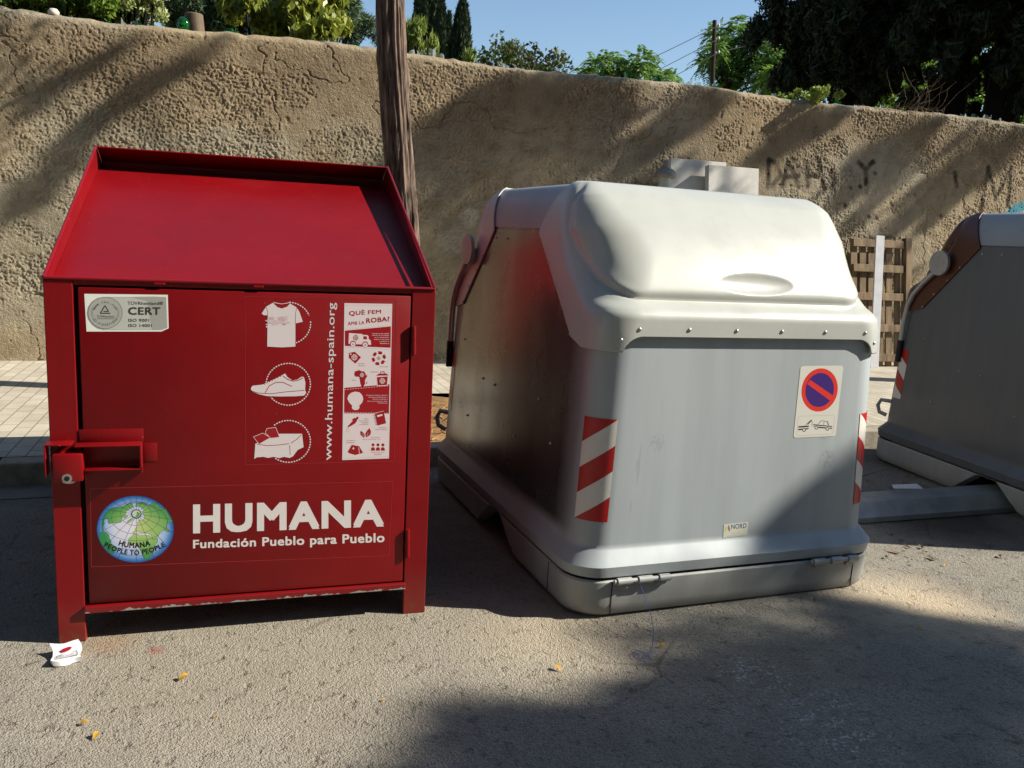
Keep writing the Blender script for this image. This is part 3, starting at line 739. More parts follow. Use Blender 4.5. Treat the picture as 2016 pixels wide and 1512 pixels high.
    D.poly([q1(168, 632), q1(975, 556), q1(968, 930), q1(168, 898)], DRED, 2)
    van = [(232, 855), (240, 672), (475, 690), (478, 705), (560, 708), (582, 728), (588, 780), (620, 800), (628, 880), (240, 862)]
    D.poly([q1(*p) for p in van], PW, 3); D.poly([q1(*p) for p in ((492, 730), (552, 730), (558, 782), (492, 784))], DRED, 4)
    for x, y in ((312, 868), (525, 880)): D.poly(D.circ(q1(x, y-8), 6., n=20), DRED, 4); D.poly(D.circ(q1(x, y), 4.8, n=20), PW, 5); D.poly(D.circ(q1(x, y), 1.4, n=10), DRED, 6)
    def globe(p, r, bgc, fgc, layer):
        D.poly(D.circ(p, r, n=20), fgc, layer)
        for k in (-.45, 0, .45): D.line([(p[0]-r*.98, p[1]+k*r), (p[0]+r*.98, p[1]+k*r)], r*.12, bgc, layer+1); D.line([(p[0]+k*r*1.1, p[1]-r*.95), (p[0]+k*r*1.1, p[1]+r*.95)], r*.12, bgc, layer+1)
    globe(q1(358, 755), 5.4, PW, DRED, 4)
    for k, s_ in enumerate(("L'enviem a les nostres", 'plantes de reciclatge,', 'on la classifiquem.', 'Segons el seu estat', 'o qualitat, la', 'destinem a:')):
        x0 = (645, 650, 690, 680, 765, 780)[k]; y = 680+k*34.5; D.text(s_, [q1(x0, y-11), q1(944, y-11), q1(944, y+11), q1(x0, y+11)], PW, 3, .012)
    D.poly([q1(*p) for p in ((240, 1022), (340, 1000), (452, 1098), (352, 1210), (236, 1105))], DRED, 2); D.poly(D.circ(q1(270, 1042), 1.6, n=10), PW, 3); globe(q1(335, 1098), 6., DRED, PW, 3)
    for k in range(6):
        a = math.radians(60*k-75); c = q1(762, 1114); r0, r1 = 8.2, 14.; w_ = .36
        P = [(c[0]+r*math.cos(a+t), c[1]+r*math.sin(a+t)) for r, t in ((r0, -w_), (r1, -w_), (r1+.6, w_*.5), ((r0+r1)/2, w_*1.25), (r0, w_*.5))]; D.poly(P, DRED, 2)
    globe(c, 3.6, PW, lin(150, 110, 90), 3)
    sm = lin(176, 120, 126)
    for s_, x0, x1, y, Q in (('Botigues', 400, 520, 1210, q1), ('Humana', 402, 518, 1244, q1), ('Reciclatge', 786, 920, 1264, q1), ('Associadors', 616, 760, 1353, q1), ('Àfrica', 285, 365, 1495, q1),
                            ('Salut i', 500, 585, 752, q2), ('lluita contra', 420, 582, 786, q2), ('malalties', 462, 580, 818, q2), ('contagioses', 420, 580, 852, q2), ('Educació i', 775, 905, 904, q2), ('inserció laboral', 705, 905, 936, q2),
                            ('Agricultura i', 622, 785, 1080, q2), ('desenvolupament rural', 475, 790, 1112, q2), ('Emergència i', 192, 365, 1132, q2), ('assistència', 192, 335, 1165, q2), ('Desenvolupament', 628, 865, 1340, q2), ('comunitari', 678, 815, 1374, q2)):
        D.text(s_, [Q(x0, y-13), Q(x1, y-13), Q(x1, y+11), Q(x0, y+11)], sm, 2, .004)
    af = [(332, 1400), (342, 1345), (420, 1322), (470, 1345), (500, 1340), (530, 1380), (540, 1415), (568, 1415), (540, 1460), (520, 1500), (524, 1560), (500, 1600), (470, 1640), (440, 1560), (428, 1490), (420, 1440), (350, 1435)]
    D.poly([q1(*p) for p in af], DRED, 2); D.poly([q1(*p) for p in ((545, 1535), (560, 1515), (556, 1560), (540, 1570))], DRED, 2); globe(q1(468, 1408), 4.2, DRED, PW, 3)
    D.poly([q2(160, 208), q2(950, 148), q2(940, 662), q2(154, 655)], DRED, 2)
    pot = [(730, 22), (918, 10), (905, 160), (742, 165)]; D.poly([q2(*p) for p in ((722, 12), (926, 2), (914, 172), (734, 178))], PW, 3); D.poly([q2(*p) for p in pot], DRED, 4); D.poly([q2(*p) for p in ((716, -5), (760, -38), (895, -42), (935, -8))], DRED, 4)
    D.line([q2(795, -38), q2(798, -72), q2(855, -74), q2(860, -40)], 1.4, DRED, 4); globe(q2(825, 88), 5.6, DRED, PW, 5)
    for k in range(17):
        t = k/17.; a = q2(166+t*780, 240-t*70); b = q2(166+(t+.032)*780, 240-(t+.032)*70); D.line([a, b], .9, PW, 4)
        a = q2(160+t*780, 638+t*18); b = q2(160+(t+.032)*780, 638+(t+.032)*18); D.line([a, b], .9, PW, 4)
    for y0, y1, Q in ((182, 190, q1), (612, 545, q1), (920, 958, q1), (1442, 1412, q2)):
        for k in range(22): t = k/22.; D.line([Q(180+t*790, y0+(y1-y0)*t), Q(180+(t+.02)*790, y0+(y1-y0)*(t+.02))], .5, sm, 3)
    gl = [(348, 274), (430, 290), (478, 350), (490, 410), (470, 470), (420, 520), (425, 560), (400, 592), (350, 600), (310, 588), (288, 555), (298, 525), (240, 460), (212, 400), (230, 340), (275, 298)]
    D.poly([q2(*p) for p in gl], PW, 3)
    for k, s_ in enumerate(("D'aquesta manera, obtenim", 'recursos econòmics per a', 'finançar projectes a', 'Àfrica, Sud Amèrica i Àsia.', 'Projectes de:')):
        x0 = (545, 582, 652, 562, 745)[k]; y = 340+k*34; D.text(s_, [q2(x0, y-11), q2(915, y-11), q2(915, y+11), q2(x0, y+11)], PW, 3, .012)
    D.poly([q2(*p) for p in ((215, 885), (310, 785), (355, 830), (262, 885), (225, 900))], DRED, 2); D.poly([q2(*p) for p in ((290, 770), (330, 735), (360, 740), (380, 712), (408, 720), (405, 750), (380, 775), (378, 800), (350, 825))], DRED, 2)
    D.line([q2(*p) for p in ((218, 905), (192, 950), (200, 978), (222, 985), (245, 965), (240, 935), (218, 905))], .5, sm, 2)
    D.poly([q2(*p) for p in ((695, 660), (850, 622), (890, 830), (740, 868))], DRED, 5); D.line([q2(*p) for p in ((693, 652), (852, 614))], .7, PW, 6); D.poly([q2(*p) for p in ((730, 690), (825, 668), (828, 695), (738, 722))], PW, 6)
    for k in range(7): D.line([q2(668+k*6, 695+k*26), q2(708+k*6, 690+k*26)], 1., DRED, 6)
    D.poly([q2(*p) for p in ((495, 1080), (440, 1030), (436, 980), (452, 962), (500, 1000), (518, 1040), (510, 1080))], DRED, 2); D.poly([q2(*p) for p in ((535, 1078), (525, 1010), (560, 955), (602, 914), (626, 970), (620, 1020), (580, 1060))], DRED, 2)
    D.line([q2(470, 1000), q2(500, 1060)], .5, PW, 3); D.line([q2(580, 990), q2(550, 1060)], .5, PW, 3)
    D.poly([q2(*p) for p in ((216, 1332), (290, 1206), (420, 1232), (488, 1348), (350, 1386), (250, 1358))], DRED, 2); D.line([q2(300, 1268), q2(335, 1272)], 1.6, PW, 3); D.line([q2(320, 1250), q2(314, 1290)], 1.6, PW, 3); D.line([q2(412, 1250), q2(422, 1360)], 1., PW, 3)
    for x in (662, 748, 834):
        D.poly(D.circ(q2(x, 1208), 3., n=14), DRED, 2); D.poly([q2(*p) for p in ((x-36, 1310), (x-36, 1275), (x-18, 1250), (x+16, 1250), (x+34, 1275), (x+34, 1308))], DRED, 2)
    D.build('information_sticker', door)
    # name and slogan
    D = Decal(fn)
    D.text('HUMANA', [(380, 993), (756, 983), (756, 1037), (380, 1051)], WHITE, 1, .036); D.build('name_lettering', door)
    D = Decal(fn); D.text('Fundación Pueblo para Pueblo', [(380, 1063), (757, 1049), (757, 1073), (380, 1085)], WHITE, 1, .024); D.build('slogan_lettering', door)
    # film edges
    D = Decal(fn)
    for P in ([(482, 584), (780, 590), (776, 908), (484, 915)], [(178, 962), (773, 948), (766, 1094), (180, 1116)]): D.line(P, .7, lin(170, 44, 54), .5, True)
    D.build('clear_film', door)
    # globe
    D = Decal(fn); z = lambda x, y: (170+x/9.447, 960+y/9.45)
    c = (912, 772); RXg, RYg = 718, 622; n = 48
    rings = [(0, lin(226, 222, 236)), (.55, lin(204, 210, 232)), (.78, lin(150, 180, 224)), (.93, lin(60, 118, 186)), (1., lin(24, 82, 160))]
    for (r0, c0), (r1, c1) in zip(rings, rings[1:]):
        for i in range(n):
            a, b = 2*math.pi*i/n, 2*math.pi*(i+1)/n; f = lambda r, t: z(c[0]+RXg*r*math.cos(t), c[1]+RYg*r*math.sin(t))
            D.mb.col = [c0, c1, c1, c0]; D.mb.add([fn(*f(r0, a), 1), fn(*f(r1, a), 1), fn(*f(r1, b), 1), fn(*f(r0, b), 1)], [[0, 1, 2, 3]])
    def land(pts):
        cols = []
        for x, y in pts:
            d = min(1., math.hypot((x-1000)/700, (y-760)/560)); a, b = np.array(lin(196, 206, 140)), np.array(lin(44, 132, 78)); m = np.array(lin(126, 178, 92))
            cc = a+(m-a)*min(1, d*1.6) if d < .62 else m+(b-m)*(d-.62)/.38; cols.append(tuple(cc))
        D.mb.col = cols; D.mb.add([fn(*z(*p), 2) for p in pts], [list(range(len(pts)))]); D.line([z(*p) for p in pts], .5, lin(40, 70, 50), 3, True)
    land([(310, 560), (345, 480), (400, 430), (470, 375), (560, 370), (690, 345), (800, 285), (860, 320), (880, 360), (800, 400), (735, 450), (740, 490), (700, 530), (650, 580), (655, 640), (570, 655), (490, 660), (420, 670), (400, 640), (410, 600), (385, 578), (340, 585), (325, 625), (340, 670), (310, 720), (325, 800), (290, 790), (285, 690), (300, 600)])
    land([(235, 890), (300, 820), (345, 815), (385, 840), (420, 880), (430, 940), (465, 1000), (460, 1040), (560, 1110), (520, 1190), (500, 1225), (440, 1215), (330, 1110), (270, 1030), (240, 950)])
    land([(905, 350), (940, 290), (1080, 265), (1130, 330), (1180, 330), (1230, 275), (1330, 300), (1370, 370), (1480, 400), (1540, 520), (1600, 610), (1590, 650), (1500, 640), (1495, 740), (1552, 810), (1525, 825), (1430, 780), (1360, 850), (1340, 900), (1290, 945), (1250, 965), (1200, 880), (1150, 850), (1050, 845), (950, 815), (880, 862), (862, 830), (910, 800), (900, 770), (960, 720), (950, 660), (985, 600), (1060, 600), (1085, 540), (1040, 460), (1075, 420), (1000, 350)])
    land([(785, 1000), (790, 950), (880, 872), (930, 868), (1000, 885), (1060, 880), (1180, 895), (1240, 965), (1335, 940), (1325, 1010), (1265, 1090), (1240, 1220), (1160, 1330), (1100, 1345), (1060, 1290), (1000, 1150), (960, 1060), (860, 1035), (800, 1030)])
    land([(755, 640), (790, 600), (850, 570), (870, 590), (840, 625), (790, 650)]); land([(690, 560), (720, 530), (760, 510), (770, 540), (720, 575)])
    DB = lin(30, 50, 90); po = (930, 490)
    for k in range(18):
        a = math.radians(k*20+10); d = np.array([math.cos(a), math.sin(a)*.9]); t = 90
        while math.hypot((po[0]+d[0]*t-c[0])/RXg, (po[1]+d[1]*t-c[1])/RYg) < .995: t += 6
        e = (po[0]+d[0]*t, po[1]+d[1]*t); md = ((po[0]+e[0])/2+(e[0]-c[0])*.05, (po[1]+e[1])/2); s0 = (po[0]+d[0]*90, po[1]+d[1]*80)
        D.line([z(*s0), z(*md), z(*e)], .55, DB, 4)
    for k, (cx, cy, rx, ry) in enumerate(((922, 487, 285, 218), (915, 560, 445, 300), (910, 640, 600, 350))): D.line([z(*p) for p in D.circ((cx, cy), rx, ry, 40)], .5, DB, 4, True)
    for yy, hw, sag in ((1085, 560, 60), (1150, 520, 120)): D.line([z(c[0]+hw*t, yy+sag*(1-t*t)) for t in np.linspace(-1, 1, 16)], .5, DB, 4)
    D.poly([z(*p) for p in D.circ(po, 98, 88, 24)], lin(40, 92, 110), 5); D.poly([z(*p) for p in D.circ((po[0], po[1]-3), 76, 66, 24)], lin(196, 204, 186), 6); D.poly([z(*p) for p in ((905, 540), (940, 500), (935, 450), (960, 450), (1000, 480), (990, 520), (950, 545))], lin(90, 150, 80), 7)
    cc = z(*c); asp = .88
    D.line([z(*p) for p in D.circ(c, RXg-2, RYg-2, 48)], .9, lin(22, 60, 120), 5, True)
    def along(s_, x0, x1, ymid, sag, size, bold):
        v, f = text_mesh(s_, 0., .0, 1.1); lo = v.min(0); hi = v.max(0)
        for k, (ox, oy) in enumerate(((-bold, bold), (bold, -bold), (-bold, -bold), (bold, bold))):
            P = []
            for x, y in v+np.array([ox, oy]):
                t = (x-lo[0])/(hi[0]-lo[0])*2-1; xx = (x0+x1)/2+(x1-x0)/2*t; slope = -2*sag*t/((x1-x0)/2)
                h = (y-lo[1])/(hi[1]-lo[1])*size; nl = math.hypot(1, slope)
                P.append(z(xx+h*slope/nl, ymid-sag*t*t-h/nl))
            D.mb.col = lin(16, 16, 20); D.mb.add([fn(p[0], p[1], 8+.2*k) for p in P], f)
    along('HUMANA', 600, 1195, 1120, 50, 96, .026); along('PEOPLE TO PEOPLE', 325, 1480, 1252, 165, 88, .024)
    D.build('globe_emblem', door)
    return root
red = build_red()

# ================================================================== SIDE-LOADING WASTE CONTAINERS
HXB, HYB = .77, 1.04
def s_lerp(z, tab):
    for (a, va), (b, vb) in zip(tab, tab[1:]):
        if z <= b: return va+(vb-va)*max(0., (z-a)/(b-a))
    return tab[-1][1]
ZT = 1.722
def hx(z):
    if z < 1.47: return s_lerp(z, [(.17, .768), (.215, .773), (.275, .736), (1.1, .704), (1.47, .694)])
    q = min(1., (z-1.47)/(ZT-1.47)); return .694-.118*(1-math.sqrt(max(0., 1-q*q*.985)))
def hy(z):
    if z < 1.2: return s_lerp(z, [(.17, 1.035), (.215, 1.04), (.275, .991), (1.2, .968)])
    q = (z-1.2)/(ZT-1.2); e = .968-.43*q; k = .968-.43*max(0, q-.0)
    return e+.004*math.sin(math.pi*min(1, q))-(.03*max(0., (q-.88)/.12)**2)
def rc(z):
    q = max(0., min(1., (z-1.12)/(ZT-1.12)))
    return .142+.125*math.sin(math.pi*q)**2-.07*q**5 if z > 1.12 else s_lerp(z, [(.17, .15), (.3, .14), (1.12, .142)])
def half_path(z, yb, ns=10, na=10, nf=50, grow=0.):
    """front half of the outline at height z, from the left side at y = yb round to the right side"""
    X, Y, r = hx(z)+grow, hy(z)+grow, rc(z); P = []
    for i in range(ns): t = i/ns; P.append((-X, yb+(-Y+r-yb)*t))
    for i in range(na): a = math.pi+math.pi/2*i/na; P.append((-X+r+r*math.cos(a), -Y+r+r*math.sin(a)))
    for i in range(nf+1): t = i/nf; P.append((-X+r+(2*X-2*r)*t, -Y))
    Q = [(-x, y) for x, y in P[:ns+na]][::-1]
    return P+Q
def loop(z, grow=0.):
    h = half_path(z, 0., 8, 8, 16, grow); return h[:-1]+[(-x, -y) for x, y in h[:-1]]

def make_lid(mat, parent):
    yb = lambda z: s_lerp(z, [(1.05, -.775), (1.505, -.30), (ZT, -.43)])
    NS, NA, NF = 24, 22, 130; NZ = 120
    ref = half_path(1.1, yb(1.1), NS, NA, NF)
    def zlow(i):
        x, y = ref[i]
        if y > -hy(1.1)+.02 or abs(x) > .60: return 1.066
        t = (.60-abs(x))/.07
        return 1.066 if t < 0 else (1.128 if t > 1 else 1.128-.062*(1-math.sqrt(max(0, 1-(1-t)**2))))
    n = len(ref); G = np.zeros((NZ+1, n, 3)); A = np.zeros((NZ+1, n))
    zl = np.array([zlow(i) for i in range(n)]); sag = np.zeros(n)
    for i in range(n):
        if i < NS: zl[i] = 1.092-.026*(i/NS)
        elif i >= n-NS: zl[i] = 1.092-.026*((n-1-i)/NS)
    for j in range(NZ+1):
        t = j/NZ
        cache = {}
        for i in range(n):
            z = zl[i]+(1.18-zl[i])*t/.16 if t < .16 else 1.18+(ZT-1.18)*(t-.16)/.84
            p = lid_pt(z, i, yb(z), NS, NA, NF)
            G[j, i] = (p[0], p[1], z); A[j, i] = p[2]
    # outward normals by differences
    du = np.gradient(G, axis=1); dv = np.gradient(G, axis=0); N = np.cross(du, dv); N /= np.linalg.norm(N, axis=2, keepdims=True)+1e-9
    Z = G[..., 2]; a = np.abs(A)
    Az = np.interp(Z, [1.2, 1.265, 1.33, 1.42, 1.52, 1.62, ZT], [.50, .585, .65, .69, .715, .68, .58])
    d1 = Az-a; d2 = (Z-1.268)*1.35; k = .07
    # rounded inner corner of the domed flap
    d = np.where((d1 < k) & (d2 < k), k-np.hypot(np.maximum(k-d1, 0), np.maximum(k-d2, 0)), np.minimum(d1, d2))
    sm = lambda q: q*q*(3-2*q)
    lip = .017*(1-np.exp(-np.maximum(d, 0)/.008))*np.clip((ZT+.002-Z)/.07, .05, 1)
    t = np.clip(d1/.13, 0, 3); fl = np.where(t < .72, t, .72+.28*(1-np.exp(-(t-.72)/.28)))
    fb = 1-(1-np.clip(d2/.30, 0, 1))**2; ft = sm(np.clip((ZT+.002-Z)/.24, 0, 1))
    dome = lip+.034*fl*fb*ft
    groove = -.005*np.exp(-((d+.012)/.011)**2)*np.clip((ZT-Z)/.05, 0, 1)
    # rolled-out lower band
    band = .014*sm(np.clip((1.262-Z)/.05, 0, 1))*sm(np.clip((.80-a)/.16, 0, 1))
    # hand hold
    hd = np.hypot((G[..., 0]-.035)/.185, (Z-1.318)/.036)
    dent = -.016*np.clip(1-hd**2, 0, 1)**.8
    dent = np.where(Z > 1.345, dent, dent*1.0)
    P = G+N*(.010+dome+groove+band+dent)[..., None]
    mb = MB(); mb.grid(P)
    # bolts along the lower edge
    mb.mi = 1
    def bolt(x, z, side=False):
        i = min(range(NS, NS+2*NA+NF), key=lambda k: abs(ref[k][0]-x)); j = min(range(NZ+1), key=lambda k: abs(P[k, i, 2]-z))
        c = P[j, i]; nn = N[j, i]; M = Vector(nn).to_track_quat('Z', 'Y').to_matrix().to_4x4(); M.translation = Vector(c)
        bm = bmesh.new(); bmesh.ops.create_uvsphere(bm, u_segments=10, v_segments=6, radius=.0085)
        for v in bm.verts: v.co.z *= .6
        mb.bm(bm, M)
    for k in range(6): bolt(-.55+k*.223, 1.158)
    bolt(-.612, 1.112); bolt(.612, 1.112)
    for i in (2, n-3):
        for j in (3, 22, 40, 56): 
            c = P[j, i]; M = Vector(N[j, i]).to_track_quat('Z', 'Y').to_matrix().to_4x4(); M.translation = Vector(c)
            bm = bmesh.new(); bmesh.ops.create_uvsphere(bm, u_segments=8, v_segments=5, radius=.007); mb.bm(bm, M)
    o = mb.build('lid', [mat, M_steel], parent, smooth=True)
    md = o.modifiers.new('thick', 'SOLIDIFY'); md.thickness = .008; md.offset = -1
    return o
def lid_pt(z, i, yb, ns, na, nf):
    X, Y, r = hx(z), hy(z), rc(z); n = 2*(ns+na)+nf+1; mir = i > n//2; k = n-1-i if mir else i
    arc = (X-r)
    if k < ns: x, y = -X, yb+(-Y+r-yb)*k/ns; s = arc+r*math.pi/2+(y-(-Y+r))
    elif k < ns+na: a = math.pi+math.pi/2*(k-ns)/na; x, y = -X+r+r*math.cos(a), -Y+r+r*math.sin(a); s = arc+r*(1.5*math.pi-a)
    else: t = (k-ns-na)/nf; x, y = -X+r+(2*X-2*r)*t, -Y; s = abs(x)
    return (-x, y, s) if mir else (x, y, -s)

def make_container(loc, rz, lean, lid_mat, top_mat, label, group):
    root = empty('waste_container', loc, rz); root.rotation_euler.y = math.radians(lean); tag(root, label, 'waste container', group)
    # base rail with a notch in each side for the guide beam
    mb = MB(); lev = [(-.0, -.045), (.006, -.022), (.025, -.006), (.06, 0.), (.15, 0.), (.158, -.006)]; L0 = None; rows = []
    def notch(x, y):
        if abs(x) < .7: return 0.
        y0 = y+.10 if x < 0 else y+.10
        return max(0., min(1., (.30-abs(y0))/.22))*.157
    for z, g in lev:
        X, Y, r = .765+g, 1.035+g, .15+g*.5; h = []
        for i in range(60): h.append((-X, (Y-r)-(2*Y-2*r)*i/60))
        for i in range(10): a = math.pi+math.pi/2*i/10; h.append((-X+r+r*math.cos(a), -Y+r+r*math.sin(a)))
        for i in range(24): h.append((-X+r+(2*X-2*r)*i/24, -Y))
        for i in range(10): a = 1.5*math.pi+math.pi/2*i/10; h.append((X-r+r*math.cos(a), -Y+r+r*math.sin(a)))
        full = h[:]
        for i in range(60): full.append((X, -(Y-r)+(2*Y-2*r)*i/60))
        for i in range(10): a = math.pi/2*i/10; full.append((X-r+r*math.cos(a), Y-r+r*math.sin(a)))
        for i in range(24): full.append((X-r-(2*X-2*r)*i/24, Y))
        for i in range(10): a = math.pi/2+math.pi/2*i/10; full.append((-X+r+r*math.cos(a), Y-r+r*math.sin(a)))
        rows.append([(x, y, max(z, notch(x, y)*1.0) if z < .157 else z) for x, y in full])
    rows = [r+[r[0]] for r in rows]; mb.grid(rows)
    inner = [(x*.96, y*.97, z) for x, y, z in rows[0]]; mb.grid([inner, rows[0]]); mb.grid([[(x, y, .15) for x, y, z in inner], inner])
    rail = mb.build('base_rail', M_rail, root, auto=35)
    # vertical weld joints of the corner pieces
    for a_, b_ in (((-.602, -1.0365, .02), (-.598, -1.033, .152)), ((.610, -1.0365, .02), (.614, -1.033, .152)), ((-.7665, -.78, .03), (-.764, -.776, .15))):
        mb = MB(); mb.box(a_, b_); mb.build('joint', M_dark, rail)
    # body
    zs = [.168, .172, .205, .215, .225, .268, .277, .292, .5, .8, 1.1, 1.2, 1.3, 1.4, 1.5, 1.514, 1.516, 1.522, 1.524, 1.55, 1.58, 1.61, 1.64, 1.67, 1.69, 1.705, 1.715, ZT]
    mb = MB(); R = []
    for z in zs:
        gr = -.004 if z in (1.516, 1.522) else 0.
        if z == .168: gr = -.015
        R.append([(x, y, z) for x, y in loop(z, gr)])
    R = [r+[r[0]] for r in R]; k = len(R[0])
    for j in range(len(R)-1):
        z = zs[j]; mb.mi = 2 if z >= 1.522 else (1 if False else 0)
        b = len(mb.v); mb.v += [tuple(map(float, p)) for p in R[j]+R[j+1]]
        for i in range(k-1):
            x = R[j][i][0]; y = (R[j][i][1]+R[j][i+1][1])/2; m = mb.mi
            if m == 0 and z >= .32 and abs(x) > .66 and abs(y) < .74: m = 1
            mb.f.append([b+i, b+i+1, b+k+i+1, b+k+i]); mb.m.append(m); mb.c.append(None)
    mb.mi = 2; mb.add(R[-1][:-1], [list(range(k-1))])
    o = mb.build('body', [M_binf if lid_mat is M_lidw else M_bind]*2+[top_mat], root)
    bm = bmesh.new(); bm.from_mesh(o.data); bmesh.ops.remove_doubles(bm, verts=bm.verts, dist=.0004); bmesh.ops.recalc_face_normals(bm, faces=bm.faces); bm.to_mesh(o.data); bm.free()
    o.data.polygons.foreach_set('use_smooth', [True]*len(o.data.polygons)); o.data.set_sharp_from_angle(angle=math.radians(38))
    # small bolts on the side sheets
    mb = MB()
    for sx in (-1, 1):
        for y, z in ((.28, 1.47), (.12, 1.47), (.12, .74), (.30, .74), (-.2, .55), (.5, .5), (-.45, .78), (-.62, .62), (.66, .9)):
            mb = MB(); bmm = bmesh.new(); bmesh.ops.create_uvsphere(bmm, u_segments=8, v_segments=5, radius=.007); mb.bm(bmm, Matrix.Translation((sx*(hx(z)+.001), y, z))); mb.build('rivet', M_steel, o, smooth=True)
    lid = make_lid(lid_mat, root)
    back = lid.copy(); COL.objects.link(back); back.parent = root; back.rotation_euler = (0, 0, math.pi)
    # red and white corner tape
    for cx in (-1, 1):
        for cy in (-1, 1):
            wd, z0, z1 = (.14, .385, .80) if cy < 0 else (.09, .46, .80); G = []; nu, nv = 16, 8
            r = rc(.6); q = .5*math.pi*r
            for j in range(nv+1):
                z = z0+(z1-z0)*j/nv; X, Y, r = hx(z)+.0015, hy(z)+.0015, rc(z); row = []
                for i in range(nu+1):
                    s = (-.165 if cy < 0 else -.265)+i/nu*wd           # 0 at the end of the corner arc on the front face
                    if s > 0: x, y = -X+r+s, -Y
                    elif s < -.5*math.pi*r: x, y = -X, -Y+r+(-.5*math.pi*r-s)
                    else:
                        a = 1.5*math.pi+s/r; x, y = -X+r+r*math.cos(a), -Y+r+r*math.sin(a)
                    row.append((-cx*x, y if cy < 0 else -y, z))
                G.append(row)
            mb = MB(); mb.grid(G); t = mb.build('corner_tape', M_tape, root, smooth=True)
            uv = t.data.uv_layers.new(name='UVMap'); sgn = 1
            for p in t.data.polygons:
                for li, vi in zip(p.loop_indices, p.vertices):
                    i = vi % (nu+1); j = vi//(nu+1); uu = i/nu*wd/.14; vv = (z1-z0)*(1-j/nv)
                    uv.data[li].uv = (uu*.63, .415-vv+.10375)
    # hinge barrels of the bottom flap on the front
    for x0 in (-.60, .36):
        mb = MB(); y = -1.052; z = .158
        mb.tube([(x0, y, z), (x0+.26, y, z)], .010, 10)
        for a in (.0, .095, .19): mb.tube([(x0+a+.012, y, z), (x0+a+(.075 if a < .19 else .06), y, z)], .0155, 12)
        mb.box((x0+.03, -1.05, z-.03), (x0+.08, -1.036, z)); mb.box((x0+.2, -1.05, z-.03), (x0+.24, -1.036, z))
        mb.build('hinge', M_rail, root, auto=35)
    # opening levers at the back corners and lifting pins
    for sx in (-1, 1):
        s = sx; xo = sx*.728; mb = MB()
        pts = [(xo, .62, 1.36), (xo, .74, 1.26), (xo, .82, 1.18), (xo, .862, 1.10), (xo, .88, .98), (xo, .885, .72)]
        mb.tube(pts, .0175, 12); mb.tube([(sx*.67, .60, 1.39), (xo, .60, 1.39)], .02, 10)
        lv = mb.build('lever', M_zinc, root, auto=40)
        mb = MB(); prof = [(.60+.088*math.cos(a)*(1.0+.12*math.cos(a-2.3)), 1.39+.08*math.sin(a)*(1.+.15*math.cos(a-2.3))) for a in np.linspace(0, 2*math.pi, 22)[:-1]]
        n = len(prof); vs = [(xo+sx*q, y, z) for q in (.004, .022) for y, z in prof]
        mb.add(vs, [list(range(n)), [n+i for i in range(n)][::-1]]+[[i, (i+1) % n, n+(i+1) % n, n+i] for i in range(n)]); mb.build('pivot_cover', M_zinc if lid_mat is M_lidb else M_top, lv, auto=40)
        mb = MB(); mb.tube([(xo, .884, .86), (xo, .886, .71)], .021, 14); mb.build('grip', M_black, lv, auto=40)
        mb = MB(); mb.tube([(sx*.69, .93, .42), (sx*.74, .99, .42), (sx*.755, 1.0, .38), (sx*.75, .98, .335), (sx*.72, .94, .32)], .014, 10); mb.build('lifting_hook', M_rail, root, auto=40)
    return root
bin1 = make_container((1.984, 3.985, 0.), math.radians(2.8), .45, M_lidw, M_top, 'grey waste container with pale domed lids and tow-away sticker, beside the red bank', 'waste containers along the kerb')

